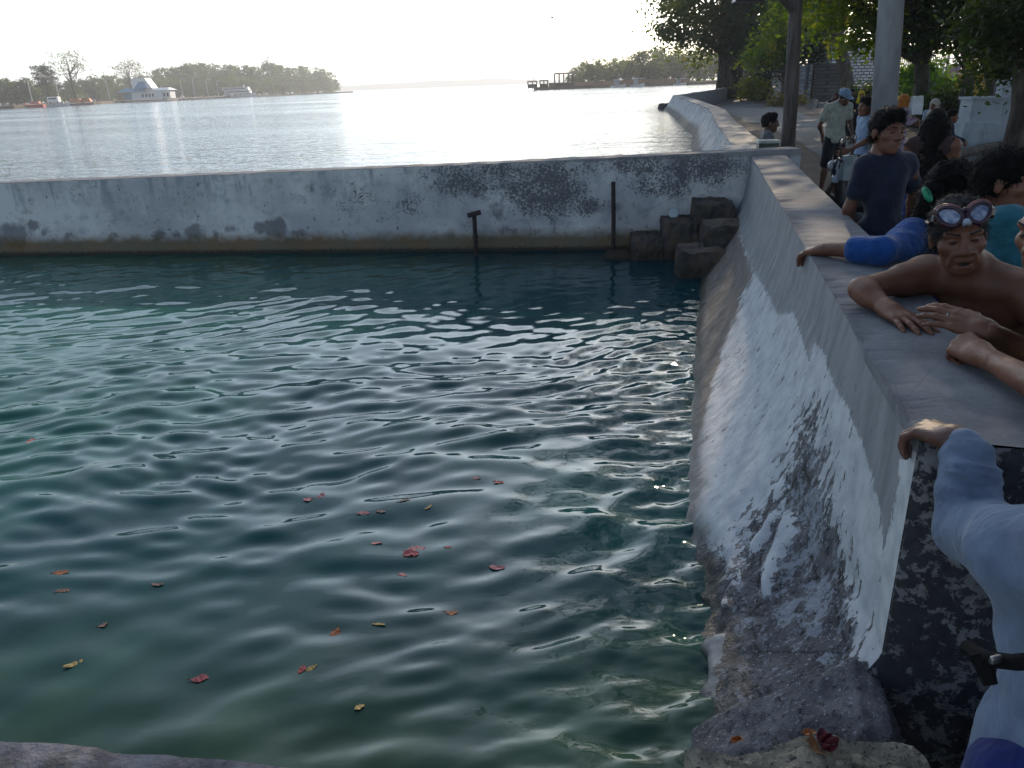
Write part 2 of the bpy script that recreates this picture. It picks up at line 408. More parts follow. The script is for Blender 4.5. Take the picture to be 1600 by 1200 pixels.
nrm2 = np.zeros_like(PW); nrm2[:, 0] = -WN[0]; nrm2[:, 1] = -WN[1]; nrm2[:, 2] = .5
rr_ = np.clip(rock*.5+.5, 0, 1)
PW2 = PW + nrm2*((.012*dn+.010*fbm(PW, 28, 3, 8))*(0.25+rr_*1.3)*np.clip(1.1*(WT-PW[:, 2])/.25, 0, 1))[:, None]
PW2 += nrm2*(-.035*rr_*np.clip((.45-PW[:, 2])/.3, 0, 1)*np.clip(UU.ravel()/.3, 0, 1))[:, None]
g = G('sloping_wall_paint'); co = g.coord()
ga, ba, ra = g.attr('gray'), g.attr('brown'), g.attr('rock')
fine = g.noise(55, 5, .7, g.mapping(co, (1, 1, .55))); mid_ = g.noise(11, 5, .65, co); big = g.noise(2.2, 4, .6, co)
strk = g.noise(26, 4, .7, g.mapping(co, (1.2, 1.2, .32), (0.25, .25, 0)))
white = g.mix(g.ramp(mid_, .3, .75), (.54, .56, .57), (.35, .37, .40))
cem = g.mix(g.ramp(g.noise(9, 5, .6, g.mapping(co, (1.6, 1.6, .35))), .3, .7), (.165, .175, .19), (.265, .272, .285))
cem = g.mix(g.ramp(fine, .62, .72, 0, .4), cem, (.12, .12, .125))
rk = g.mix(g.ramp(mid_, .3, .7), (.078, .072, .074), (.185, .178, .185)); rk = g.mix(g.ramp(fine, .50, .66), rk, (.030, .028, .030)); rk = g.mix(g.ramp(g.voro(4.5, g.mapping(co, (1, 1, .6), (.3, .2, .4)), 'DISTANCE_TO_EDGE'), .018, .004, 0, .7), rk, (.015, .014, .014))
rk = g.mix(g.ramp(g.noise(120, 3, .6, co), .70, .74), rk, (.55, .56, .58))
brn = g.mix(g.ramp(mid_, .35, .7), (.10, .088, .078), (.19, .17, .155))
# flaking of the white coat: small dark streaky chips
chip = g.ramp(g.math('ADD', strk, g.math('ADD', g.math('MULTIPLY', ra, .13), g.math('MULTIPLY_ADD', big, .34, -.17))), .505, .53)
coat = g.mix(g.math('MULTIPLY', chip, .92), white, rk)
gm = g.ramp(g.math('ADD', ga, g.math('ADD', g.math('MULTIPLY_ADD', strk, 1.2, -.6), g.math('MULTIPLY_ADD', g.noise(85, 4, .7, g.mapping(co, (1, 1, .5))), 1.4, -.7))), -.06, .08)
c = g.mix(gm, coat, cem)
bm = g.ramp(g.math('ADD', ba, g.math('MULTIPLY_ADD', mid_, 1.6, -.8)), -.15, .25)
c = g.mix(bm, c, brn)
flk = g.noise(105, 4, .7, g.mapping(co, (1, 1, .6)))
rm = g.ramp(g.math('ADD', ra, g.math('ADD', g.math('MULTIPLY_ADD', strk, 1.5, -.75), g.math('ADD', g.math('MULTIPLY_ADD', fine, 1.3, -.65), g.math('MULTIPLY_ADD', flk, 1.5, -.75)))), -.03, .05)
rk = g.mix(g.math('MULTIPLY', g.ramp(flk, .615, .64), .9), rk, (.46, .49, .53))
res_ = g.ramp(g.math('ADD', g.noise(19, 7, .75, g.mapping(co, (1.1, 1.1, .6))), g.math('MULTIPLY_ADD', big, .5, -.25)), .53, .60)
rk = g.mix(g.math('MULTIPLY', res_, .8), rk, (.36, .39, .44))
c = g.mix(rm, c, rk)
wet = g.ramp(g.math('ADD', g.sep(co)[2], g.math('MULTIPLY_ADD', mid_, .16, -.08)), .10, .015)       # tide line: wet and mossy
c = g.mix(g.math('MULTIPLY', wet, .85), c, (.040, .036, .026))
g.set(Base_Color=c, Roughness=g.math('MULTIPLY_ADD', wet, -.5, .85))
hgt = g.math('ADD', g.math('MULTIPLY', rm, g.math('MULTIPLY_ADD', fine, 1.5, -.9)), g.math('ADD', g.math('MULTIPLY', chip, -.5), g.math('MULTIPLY', fine, .22)))
g.bump(hgt, .9, .012)
M_SLOPE = g.m
slope_root = thing('pool_wall', 'long sloping wall with flaking white paint beside the pool, people leaning on its flat top', 'wall', (*A0, 0))
f_ = mesh_np('sloping_face', PW2-np.array([*A0, 0]), grid_faces(len(U), len(prof_h))[:, ::-1], M_SLOPE, slope_root, smooth=True)
attr(f_, 'gray', gray); attr(f_, 'brown', brown); attr(f_, 'rock', rock)
# cap (top, back and far end): top slightly uneven, softened edge
g = G('wall_top_cement'); co = g.coord()
mid_ = g.noise(7, 6, .65, co); fine = g.noise(70, 4, .65, co); sc = g.noise(18, 5, .7, g.mapping(co, (1, .25, 1), (0, 0, .5)))
c = g.mix(g.ramp(mid_, .3, .7), (.120, .128, .142), (.20, .207, .22)); c = g.mix(g.ramp(fine, .6, .75, 0, .6), c, (.11, .11, .12)); c = g.mix(g.ramp(sc, .62, .72, 0, .45), c, (.29, .30, .31)); c = g.mix(g.ramp(g.voro(3.1, g.mapping(co, (1, 1, 1), (.2, .3, .9)), 'DISTANCE_TO_EDGE'), .010, .003, 0, .22), c, (.05, .05, .054)); c = g.mix(g.ramp(g.noise(2.6, 5, .65, co), .50, .64, 0, .5), c, (.075, .078, .088))
g.set(Base_Color=c, Roughness=.88); g.bump(g.math('ADD', fine, g.math('MULTIPLY', mid_, 1.5)), .4, .008)
M_CAP = g.m
WW = .315
mb = MB(); n_ = 460
for_e = []
pr = [(-.004, WT-.03), (-.003, WT-.001), (0, WT-.0005), (.004, WT+.0005), (.014, WT), (.10, WT+.002), (.20, WT+.001), (WW-.014, WT), (WW-.003, WT-.006), (WW, WT-.02), (WW, -.30)]
for i in range(n_):
    u = i/(n_-1)*WLEN
    for w, h in pr:
        e = 0.003*vnoise(np.array([u*9, w*9, h*3.0]), 1, 77) if (h > .5 and w >= 0) else 0
        ch_ = -.006*max(0., vnoise(np.array([u*14, w*2, 3.0]), 1, 78)-.30)/.5-.006*max(0., vnoise(np.array([u*42, w*2, 3.0]), 1, 79)-.2) if (h > .5 and 0 <= w < .02) else 0
        e = e+ch_
        p = WDIR*u+WN*(w+ ((e-2.2*ch_) if w in (0, .004, .014) else 0)); for_e.append((p[0], p[1], h+e*.8))
k = len(pr)
F = [(i*k+j, (i+1)*k+j, (i+1)*k+j+1, i*k+j+1) for i in range(n_-1) for j in range(k-1)]
F.append(tuple((n_-1)*k+j for j in range(k)))
mb.add(for_e, F)
mb.build('wall_top', M_CAP, slope_root, smooth=False)
# near end face: dark peeling coat
g = G('end_face_peeling'); co = g.coord()
p1 = g.noise(24, 7, .75, co, .3); p2 = g.noise(4, 3, .5, co)
f1 = g.ramp(g.math('ADD', p1, g.math('MULTIPLY_ADD', p2, .34, -.17)), .515, .54)
c = g.mix(f1, g.mix(g.ramp(g.noise(40, 3, v=co), .3, .7), (.020, .021, .027), (.034, .034, .042)), g.mix(g.ramp(g.noise(30, 4, v=co), .3, .7), (.13, .13, .135), (.21, .21, .215)))
g.set(Base_Color=c, Roughness=.8); g.bump(f1, .7, .006)
M_END = g.m
nA, nB = 40, 70
a_, b_ = np.meshgrid(np.linspace(-.004, WW+.004, nA), np.linspace(WT-.004, -.30, nB), indexing='ij')
fl_ = np.clip(flare(b_, 0*b_), 0, .16); a_ = -fl_*.985-.004+(a_+.004)*(WW+.008+fl_)/(WW+.008)
Pe = np.stack([WN[0]*a_-WDIR[0]*.003, WN[1]*a_-WDIR[1]*.003, b_], -1).reshape(-1, 3)
edge_ = np.minimum.reduce([a_.ravel()+.004+np.clip(flare(b_, 0*b_), 0, .16).ravel()*.985, WW+.004-a_.ravel(), (WT-.004-b_.ravel())])
Pe[:, :2] -= WDIR*((.006*fbm(Pe, 14, 4, 3)+.005)*np.clip(edge_/.03, 0, 1)-.006*np.clip(1-edge_/.012, 0, 1))[:, None]
mesh_np('end_face', Pe, grid_faces(nA, nB), M_END, slope_root, smooth=True)
# ---- cross wall
def topz(x): return WT+.0+np.interp(x, [-12, -6, -.3, 1.0, 3.2], [-.17, -.115, -.025, .004, .055])
cx = np.linspace(-12, 2.78, 520); ch = np.linspace(1, 0, 60)
CX, CH = np.meshgrid(cx, ch, indexing='ij')
TZ = topz(CX); BZ = -.45
CZ = BZ+(TZ-BZ)*CH
P = np.stack([CX, crossy(CX)-.035*(1-CH), CZ], -1).reshape(-1, 3)
P[:, 1] += .012*fbm(P, 3, 4, 4)+.004*fbm(P, 22, 3, 6)
P[:, 2] += np.where(CH.ravel() == 1, .006*fbm(P, 7, 3, 9), 0)
ppx = proj(P)[:, :2]
fl = np.full(len(P), -1.0)
for (bx, by, rx, ry, s) in ((735, 285, 62, 24, .85), (850, 300, 62, 38, 1.15), (800, 268, 170, 16, .75), (1010, 258, 90, 18, .75), (1090, 262, 70, 28, .95), (1040, 290, 70, 22, .6), (905, 320, 45, 20, .55), (640, 320, 60, 30, .15), (560, 310, 90, 40, .0)):
    fl = np.maximum(fl, s-((ppx[:, 0]-bx)/rx)**2*.8-((ppx[:, 1]-by)/ry)**2*.8)
for (bx, by, rx, ry) in ((790, 315, 60, 12), (600, 300, 30, 10)): pass
mold = np.full(len(P), -1.0)
for (bx, by, rx, ry, s) in ((20, 368, 26, 18, 1.1), (52, 352, 14, 8, .9), (70, 362, 8, 8, .8), (110, 368, 10, 7, .8), (178, 368, 10, 6, .6), (250, 367, 12, 9, .9), (305, 362, 16, 12, 1), (275, 367, 8, 6, .7), (336, 366, 7, 9, .7), (360, 358, 10, 7, .8), (415, 356, 18, 11, 1.0), (435, 356, 12, 16, 1.1), (470, 364, 14, 8, .8), (488, 290, 5, 14, .5), (150, 290, 4, 10, .6), (187, 292, 5, 10, .6), (745, 305, 10, 5, .8), (785, 292, 12, 5, .9), (775, 330, 14, 20, .55), (830, 350, 8, 22, .5), (865, 350, 8, 22, .5), (940, 325, 40, 16, .5), (800, 360, 70, 10, .4)):
    mold = np.maximum(mold, s-((ppx[:, 0]-bx)/rx)**2*.7-((ppx[:, 1]-by)/ry)**2*.7)
g = G('cross_wall_paint'); co = g.coord(); z = g.sep(co)[2]
fa, ma, ha = g.attr('flake'), g.attr('mold'), g.attr('height01')
big = g.noise(1.6, 5, .6, co); mid_ = g.noise(8, 6, .65, co); fine = g.noise(46, 4, .7, co, .6)
drip = g.noise(7, 5, .65, g.mapping(co, (1, 1, .16)))
white = g.mix(g.ramp(big, .36, .64), (.68, .67, .64), (.45, .45, .45)); white = g.mix(g.ramp(mid_, .50, .70, 0, .6), white, (.30, .32, .36)); white = g.mix(g.ramp(g.noise(3.4, 6, .75, g.mapping(co, (1, 1, 1.6))), .55, .66, 0, .5), white, (.25, .25, .25))
white = g.mix(g.math('MULTIPLY', g.ramp(drip, .50, .66, 0, .75), g.ramp(ha, .25, .9)), white, (.24, .26, .30))
vd = g.voro(30, g.mapping(co, (1, 1, .9)), 'DISTANCE_TO_EDGE')
fa2 = g.math('ADD', fa, g.math('MULTIPLY_ADD', g.noise(5, 5, .7, co), 3.0, -1.5))
crack = g.math('MULTIPLY', g.ramp(g.math('ADD', fine, g.math('MULTIPLY', fa2, .13)), .545, .60), g.ramp(fa2, -.45, .2))
c = g.mix(g.math('MULTIPLY', g.ramp(fa, -.1, .9, 0, .55), g.ramp(mid_, .35, .6)), white, (.27, .27, .285))
c = g.mix(g.math('MULTIPLY', crack, .85), c, (.085, .085, .090))
speck = g.ramp(g.math('ADD', g.noise(30, 3, .6, g.mapping(co, (1, 1, .7))), g.math('MULTIPLY', big, .16)), .742, .765)
c = g.mix(g.math('MULTIPLY', speck, .8), c, (.09, .09, .11))
c = g.mix(g.math('MULTIPLY', g.ramp(g.math('ADD', ma, g.math('MULTIPLY_ADD', g.noise(10, 7, .75, g.mapping(co, (1, 1, .6))), 3.4, -1.7)), -.1, .8), .75), c, (.125, .125, .135))
trim = g.ramp(g.math('ADD', ha, g.math('MULTIPLY_ADD', drip, .10, -.05)), .935, .975)
c = g.mix(g.math('MULTIPLY', trim, .75), c, (.17, .165, .165))
alg = g.ramp(g.math('ADD', z, g.math('MULTIPLY_ADD', mid_, .16, -.08)), .25, .12)
c = g.mix(g.math('MULTIPLY', alg, .90), c, g.mix(g.ramp(g.noise(3, 4, v=co), .4, .62), (.110, .085, .036), (.155, .078, .018)))
alg2 = g.ramp(g.math('ADD', z, g.math('MULTIPLY_ADD', fine, .10, -.05)), .06, .02)
c = g.mix(g.math('MULTIPLY', alg2, .9), c, (.022, .020, .014))
g.set(Base_Color=c, Roughness=.85)
g.bump(g.math('ADD', g.math('MULTIPLY', crack, -.6), g.math('MULTIPLY', mid_, .6)), .6, .008)
M_CROSS = g.m
cw = thing('cross_wall', 'low whitewashed wall with brown waterline stain dividing the pool from the sea', 'wall', (0, 0, 0))
f_ = mesh_np('front_face', P, grid_faces(len(cx), len(ch)), M_CROSS, cw, smooth=True)
attr(f_, 'flake', fl); attr(f_, 'mold', mold); attr(f_, 'height01', np.clip(P[:, 2]/.9, 0, 1))
mb = MB(); V = []; pr = [(.002, -.004), (.02, .004), (.13, .006), (.27, .004), (.29, -.01), (.30, -.5), (.34, -1.3)]
TOP = P.reshape(len(cx), len(ch), 3)[:, 0]
for i in range(len(cx)):
    for dy, dz in pr: V.append((TOP[i, 0], TOP[i, 1]+dy, TOP[i, 2]+dz+.003*vnoise(np.array([TOP[i, 0]*6, dy*20, 0]), 1, 5)))
k = len(pr)
F = [(i*k+j, (i+1)*k+j, (i+1)*k+j+1, i*k+j+1) for i in range(len(cx)-1) for j in range(k-1)]
F += [tuple((len(cx)-1)*k+j for j in range(k)), tuple(range(k))[::-1]]
mb.add(V, F); mb.build('wall_top', M_CAP, cw)
# ---- steps in the corner
g = G('wet_step_concrete'); co = g.coord()
a = g.noise(6, 5, .65, co); b = g.noise(35, 4, .65, co)
c = g.mix(g.ramp(a, .3, .7), (.038, .033, .030), (.095, .084, .074)); c = g.mix(g.ramp(a, .45, .7, 0, .8), c, (.10, .055, .022)); c = g.mix(g.ramp(b, .55, .7, 0, .7), c, (.04, .036, .03))
zz = g.sep(co)[2]; c = g.mix(g.ramp(zz, .16, .05, 0, .8), c, (.035, .026, .014))
g.set(Base_Color=c, Roughness=.75); g.bump(g.math('ADD', a, b), .6, .012)
M_STEP = g.m
def lumpy(name, boxes, m, parent=None, seg=10, amp=.012, origin=None, sd=2, rnd=.035):
    """blocks with worn, uneven faces joined into one mesh"""
    Vs = []; Fs = []; base = 0
    for (c, s_, rz, tp) in boxes:
        c = np.array(c, float); s_ = np.array(s_, float)
        for ax in range(3):
            for sg in (-1, 1):
                n1, n2 = [q for q in range(3) if q != ax]
                t = np.linspace(-1, 1, seg); a, b = np.meshgrid(t, t, indexing='ij')
                Q = np.zeros((seg, seg, 3)); Q[..., ax] = sg; Q[..., n1] = a; Q[..., n2] = b
                F = grid_faces(seg, seg); flip = (sg > 0) == (ax == 1)
                Q = Q.reshape(-1, 3)
                rad = np.linalg.norm(Q, axis=1, keepdims=True); Q = Q*(1-rnd*(rad-1))
                Q[:, :2] *= (1+(tp-1)*(Q[:, 2:3]*.5+.5))
                Q = Q*s_/2
                ca, sa = math.cos(rz), math.sin(rz)
                Q = np.stack([Q[:, 0]*ca-Q[:, 1]*sa, Q[:, 0]*sa+Q[:, 1]*ca, Q[:, 2]], -1)+c
                D = np.stack([fbm(Q, 7, 3, sd+i*31) for i in range(3)], -1)*amp+np.stack([fbm(Q, 25, 2, sd+i*31+5) for i in range(3)], -1)*amp*.5
                Vs.append(Q+D); Fs.append((F[:, ::-1] if flip else F)+base); base += len(Q)
    V = np.concatenate(Vs); o3 = np.array(origin if origin is not None else (0, 0, 0), float)
    o = mesh_np(name, V-(o3 if parent is None else 0), np.concatenate(Fs), m, parent, smooth=True)
    if parent is None and origin is not None: o.location = tuple(o3)
    return o
rzc = math.atan(-.128)
def stepbox(x0, x1, z1, yd, tp=1.0):
    xm = (x0+x1)/2; yb = float(crossy(xm))
    return ((xm, yb-yd/2+.02, (z1-.4)/2), (x1-x0, yd+.04, z1+.4), rzc, tp)
st = lumpy('concrete_steps', [stepbox(.96, 1.22, .035, .52), stepbox(1.20, 1.50, .20, .52), stepbox(1.48, 1.80, .345, .50), stepbox(1.77, 2.12, .505, .46), ((1.66, 6.55, -.08), (.42, .46, .62), -.13, .93), ((1.95, 6.75, .0), (.5, .42, .8), -.1, .9)], M_STEP, seg=26, amp=.032, origin=(1.5, 7.3, 0), rnd=.055)
tag(st, 'worn brown concrete steps climbing out of the water in the wall corner', 'steps')
# pipes
M_RUST = mat('rusty_iron', (.035, .024, .022), .75, .4, 30, .4)
t = thing('iron_pipe', 'rusty T-topped iron pipe standing in the water by the cross wall', 'pipe', (*at_y(744, 396, 7.62)[:2], 0))
mb = MB(); mb.tube([(0, 0, -.35), (0, 0, .40)], .022, 10); mb.tube([(0, 0, .17), (0, 0, .20)], .028, 10); mb.build('post', M_RUST, t, smooth=False)
mb = MB(); mb.tube([(-.065, -.01, .398), (.065, .01, .425)], .024, 10); mb.build('tee_joint', M_RUST, t)
mb = MB(); pp = at_y(958, 393, 7.52); mb.tube([(0, 0, -.35), (0, 0, .3), (-.008, 0, .68)], .021, 10)
o = mb.build('iron_pipe', M_RUST, origin=(0, 0, 0)); o.location = (pp[0], pp[1], 0); tag(o, 'plain straight rusty iron pipe next to the corner steps', 'pipe')
mb = MB(); q = at_y(1052, 351, 7.35); mb.lathe([(.0, -.003), (.045, -.003), (.047, 0), (.04, .004), (.0, .005)], n=20, M=Matrix.Rotation(math.radians(75), 3, 'X'))
o = mb.build('plastic_disc', mat('pale_plastic', (.45, .55, .58), .4, .15)); o.location = tuple(q); o.location.z = max(o.location.z, .39)
tag(o, 'small round pale blue plastic disc on a corner step', 'disc')
# ---- rubble apron below the end of the wall and the ledge in front
g = G('rough_rock'); co = g.coord()
a = g.noise(8, 6, .7, co); b = g.noise(48, 5, .7, co)
c = g.mix(g.ramp(a, .3, .7), (.085, .082, .088), (.205, .20, .21)); c = g.mix(g.ramp(b, .53, .66), c, (.045, .042, .042)); c = g.mix(g.ramp(g.noise(110, 4, .7, co), .60, .64, 0, .85), c, (.40, .42, .46))
g.set(Base_Color=c, Roughness=.92); g.bump(g.math('ADD', b, a), 1.0, .02); M_ROCK = g.m
g = G('ledge_stone'); co = g.coord()
a = g.noise(9, 6, .7, co); b = g.noise(60, 4, .7, co); vv = g.voro(26, co)
c = g.mix(g.ramp(a, .3, .7), (.13, .115, .085), (.33, .29, .22)); c = g.mix(g.ramp(b, .52, .66), c, (.05, .045, .038)); c = g.mix(g.ramp(vv, .22, .1, 0, .6), c, (.40, .36, .28))
g.set(Base_Color=c, Roughness=.9); g.bump(g.math('ADD', b, g.math('MULTIPLY', vv, -1.5)), 1.0, .02); M_LEDGE = g.m
nx, ny = 150, 130
ax_, ay_ = np.meshgrid(np.linspace(.28, 1.30, nx), np.linspace(.62, 1.75, ny), indexing='ij')
P = np.stack([ax_, ay_, ax_*0], -1).reshape(-1, 3)
d2 = P[:, :2]-A0; offs = -(d2@WN); uu_ = d2@WDIR
hz = np.interp(offs, [-.6, -.16, -.05, .0, .06, .14, .24, .34, .40, .46, .9], [-.30, -.24, .16, .27, .29, .235, .165, .09, .03, -.09, -.6])
hz -= np.clip((uu_-.03)/.25, 0, 1)*.5+np.clip((-.10-uu_)/.25, 0, 1)*.10
P[:, 2] = hz+.022*fbm(P, 7, 5, 14)+.018*fbm(P, 24, 4, 15)
apr = mesh_np('rock_apron', P, grid_faces(nx, ny), M_ROCK, smooth=True)
tag(apr, 'rough grey rock mass at the foot of the sloping wall end', 'rock')
led = lumpy('stone_ledge', [((.56, .93, .06), (.50, .52, .52), .05, .96)], M_LEDGE, seg=46, amp=.034, origin=(.56, .93, 0), sd=40)
tag(led, 'tan pitted stone ledge in the bottom foreground with red leaves', 'rock')
M_LED2 = mat('dark_ledge_concrete', (.135, .13, .14), .9, .45, 14, .9, 45)
nw = lumpy('concrete_ledge', [((-2.30, .985, -.05), (3.9, 1.0, .66), -.149, 1.0)], M_LED2, seg=90, amp=.009, origin=(-1.5, .9, 0), sd=60)
tag(nw, 'rough grey concrete ledge cutting the bottom left corner', 'ledge')
# ================================================================== SEA WALL ALONG THE ROAD
g = G('sea_wall_paint'); co = g.coord(); z = g.sep(co)[2]
a = g.noise(3, 5, .65, co); b = g.noise(14, 5, .7, g.mapping(co, (1, 1, .5)))
c = g.mix(g.ramp(a, .35, .7), (.45, .47, .49), (.27, .28, .30)); c = g.mix(g.ramp(b, .52, .62, 0, .85), c, (.11, .105, .10))
c = g.mix(g.ramp(g.math('ADD', z, g.math('MULTIPLY_ADD', b, .3, -.15)), .30, .15, 0, .9), c, (.055, .05, .045))
g.set(Base_Color=c, Roughness=.85); g.bump(b, .8, .03); M_SW = g.m
def sweep(pl, prof, n, name, m, parent=None, amp=.0):
    pl = np.array(pl, float); seg = np.r_[0, np.cumsum(np.hypot(*np.diff(pl, axis=0).T))]
    s = np.linspace(0, seg[-1], n); xs_ = np.interp(s, seg, pl[:, 0]); ys_ = np.interp(s, seg, pl[:, 1])
    dx = np.gradient(xs_); dy = np.gradient(ys_); L = np.hypot(dx, dy); nx_, ny_ = dy/L, -dx/L
    k = len(prof); V = np.zeros((n, k, 3))
    for j, (w, h) in enumerate(prof): V[:, j, 0] = xs_+nx_*w; V[:, j, 1] = ys_+ny_*w; V[:, j, 2] = h
    V = V.reshape(-1, 3)
    if amp: V += np.stack([fbm(V, 1.3, 4, 90+i) for i in range(3)], -1)*amp
    return mesh_np(name, V, grid_faces(n, k), m, parent)
swt = thing('sea_wall', 'weathered pale sea wall curving away between the road and the bright water', 'wall', (0, 0, 0))
sweep(SEAWALL[:9], [(-.75, -.4), (-.5, -.05), (-.36, .12), (-.22, .30), (-.1, .5), (-.02, .66), (0, .72)], 260, 'sea_face', M_SW, swt, .07)
sweep(SEAWALL[:9], [(0, .722), (.02, .73), (.2, .735), (.4, .73), (.42, .71), (.43, -.3)], 200, 'wall_top', M_CAP, swt, .02)
o = lumpy('sea_wall_block', [((2.98, 9.6, .33), (.75, 1.9, .86), -.2, .82)], M_SW, seg=16, amp=.03, origin=(2.9, 9.4, 0)); tag(o, 'tapered concrete stub of the sea wall just behind the cross wall end', 'wall')
o = lumpy('rock_and_shadow_lump', [((3.72, 14.4, -.02), (.5, .9, .6), .3, .8)], mat('wet_rock_and_shadow', (.05, .046, .042), .8, .4, 6, .8, 20), seg=14, amp=.05, origin=(3.6, 14.6, 0)); tag(o, 'added dark lump standing in for the shadow at the foot of the sea wall', 'rock')  # added dark lump in place of the shadow by the wall stub
o = lumpy('rock_and_shadow_lump', [((9.2, 45.6, .0), (.7, 1.0, .6), .3, .8)], _mats['wet_rock_and_shadow'], seg=10, amp=.05, origin=(9.1, 45.6, 0)); tag(o, 'small dark rock in the water off the sea wall corner', 'rock')
# little green box on the wall
t = thing('storage_box', 'small dark green box with a pale lid on the cross wall end', 'box', (2.72, 8.22, .80), -.15)
MB().box((0, 0, .06), (.20, .16, .14)).build('box_body', mat('dark_green_paint', (.035, .05, .04), .5), t, bevel=.006)
MB().box((0, 0, .145), (.215, .175, .03)).build('lid', mat('pale_lid', (.36, .40, .36), .5), t, bevel=.006)
# ================================================================== FAR SHORES
g = G('shore_earth'); co = g.coord()
a = g.noise(.12, 5, .6, co); g.set(Base_Color=g.mix(g.ramp(a, .35, .65), (.10, .085, .06), (.20, .16, .11)), Roughness=.95); M_SHORE = g.m
def slab(name, poly, z1, m):
    mb = MB(); mb.prism(poly, -.6, z1); o = mb.build(name, m); return tag(o, kind='structure')
LS = [(-420, 205), (-165, 225), (-140, 236), (-146, 300), (-160, 352), (-164, 415), (-148, 500), (-138, 620), (-120, 668), (-180, 760), (-600, 760)]
slab('island_ground', LS[::-1], .8, M_SHORE)
RS = [(8, 203), (16, 206), (28, 205), (40, 200), (64, 196), (150, 185), (260, 260), (200, 330), (60, 300), (24, 240), (10, 212)]
slab('peninsula_ground', RS, .7, M_SHORE)
# distant low land, a long ridge on the horizon
rng = np.random.default_rng(5)
xr = np.linspace(-900, 700, 160); h = 14+10*np.exp(-((xr+180)/260)**2)+6*fbm(np.stack([xr, xr*0, xr*0], -1), .006, 4, 2); h = np.clip(h*np.clip((700-xr)/700, .25, 1), 2, 60)
xr = xr*1.52; h = np.minimum(h*1.15, 29)
V = np.concatenate([np.stack([xr, 3260+0*xr, -1+0*xr], -1), np.stack([xr, 3350+0*xr, h], -1), np.stack([xr, 3500+0*xr, -1+0*xr], -1)])
n = len(xr); F = np.array([(r*n+i, r*n+i+1, (r+1)*n+i+1, (r+1)*n+i) for r in range(2) for i in range(n-1)])
tag(mesh_np('far_hills', V, F, mat('far_forest', (.05, .07, .045), .9, .3, .02), smooth=True), kind='structure')
# ------------------------------------------------------------------ leaves and trees
def leaf_mat(name, c_lo, c_hi, trans=.35, clump=.6, hue=None):
    g = G(name); co = g.coord(); a = g.noise(clump, 3, .6, co); b = g.noise(clump*9, 2, .6, co)
    c = g.mix(g.ramp(g.math('ADD', g.math('MULTIPLY', a, .6), g.math('MULTIPLY', b, .4)), .35, .65), c_lo, c_hi)
    if hue: c = g.mix(g.ramp(g.noise(clump*2.3, 3, v=co), hue[1], hue[1]+.1), c, hue[0])
    g.set(Base_Color=c, Roughness=.55); g.bsdf.inputs['Specular IOR Level'].default_value = .25
    tr = g.N.new('ShaderNodeBsdfTranslucent'); mx = g.N.new('ShaderNodeMixShader'); mx.inputs[0].default_value = trans
    br = g.N.new('ShaderNodeMix'); br.data_type = 'RGBA'; br.blend_type = 'MULTIPLY'; br.inputs['Factor'].default_value = 1; g.L.new(c, br.inputs['A']); br.inputs['B'].default_value = (3.3, 3.1, .6, 1)  # yellow boost puts a sunlit glow into the transmitted leaf colour
    g.L.new(br.outputs['Result'], tr.inputs['Color']); g.L.new(g.bsdf.outputs[0], mx.inputs[1]); g.L.new(tr.outputs[0], mx.inputs[2]); g.L.new(mx.outputs[0], g.out.inputs['Surface'])
    return g.m
def leaves(C, size, rng, aspect=.5, droop=.0):
    """one folded pair of faces per leaf at centres C (n,3)"""
    n = len(C); d = rng.normal(size=(n, 3)); d[:, 2] = d[:, 2]*.6-droop; d /= np.linalg.norm(d, axis=1, keepdims=True)
    r = rng.normal(size=(n, 3)); w = np.cross(d, r); w /= np.linalg.norm(w, axis=1, keepdims=True); up = np.cross(w, d)
    s = (size*(.6+.8*rng.random(n)))[:, None]
    a = C-d*s*.5; b = C+d*s*.5; m1 = C+w*s*aspect*.5+up*s*.10-d*s*.08; m2 = C-w*s*aspect*.5+up*s*.10-d*s*.08
    V = np.stack([a, m1, b, m2], 1).reshape(-1, 3)
    return V, np.arange(n*4).reshape(-1, 4)
def crown_points(lobes, nclump, per, spread, rng, shell=.55):
    """clump centres spread through ellipsoid lobes, leaves gathered round each clump"""
    C = []
    wts = np.array([l[1][0]*l[1][1]*l[1][2] for l in lobes])**.7; wts /= wts.sum()
    for _ in range(nclump):
        c, r = lobes[rng.choice(len(lobes), p=wts)]
        d = rng.normal(size=3); d /= np.linalg.norm(d); q = shell+(1-shell)*rng.random()**.6
        C.append(np.array(c)+np.array(r)*d*q)
    C = np.array(C); k = rng.integers(int(per*.6), int(per*1.4)+1, nclump)
    sp = spread*(.55+.9*rng.random(nclump))
    P = np.repeat(C, k, 0)+rng.normal(size=(k.sum(), 3))*np.repeat(sp, k)[:, None]*np.array([1, 1, .62])
    return P, C
def trunk_mesh(base, top, r0, targets, rng, n=9, lean=.0):
    mb = MB(); base = np.array(base, float); top = np.array(top, float)
    pts = [base+(top-base)*t+np.array([rng.normal(0, .06), rng.normal(0, .06), 0])*np.linalg.norm(top-base)*.25*math.sin(math.pi*t) for t in np.linspace(0, 1, 6)]
    rad = [r0*1.35, r0*1.02, r0*.95, r0*.88, r0*.8, r0*.62]
    mb.tube(pts, rad, n)
    for c in targets:
        j = rng.integers(3, 6); a = pts[j]; c = np.array(c); mid = a*.5+c*.5+np.array([0, 0, -.06*np.linalg.norm(c-a)])+rng.normal(0, .05, 3)*np.linalg.norm(c-a)
        mb.tube([a, a*.72+mid*.28, mid, c], [r0*.45, r0*.34, r0*.2, r0*.05], 6, False)
    return mb
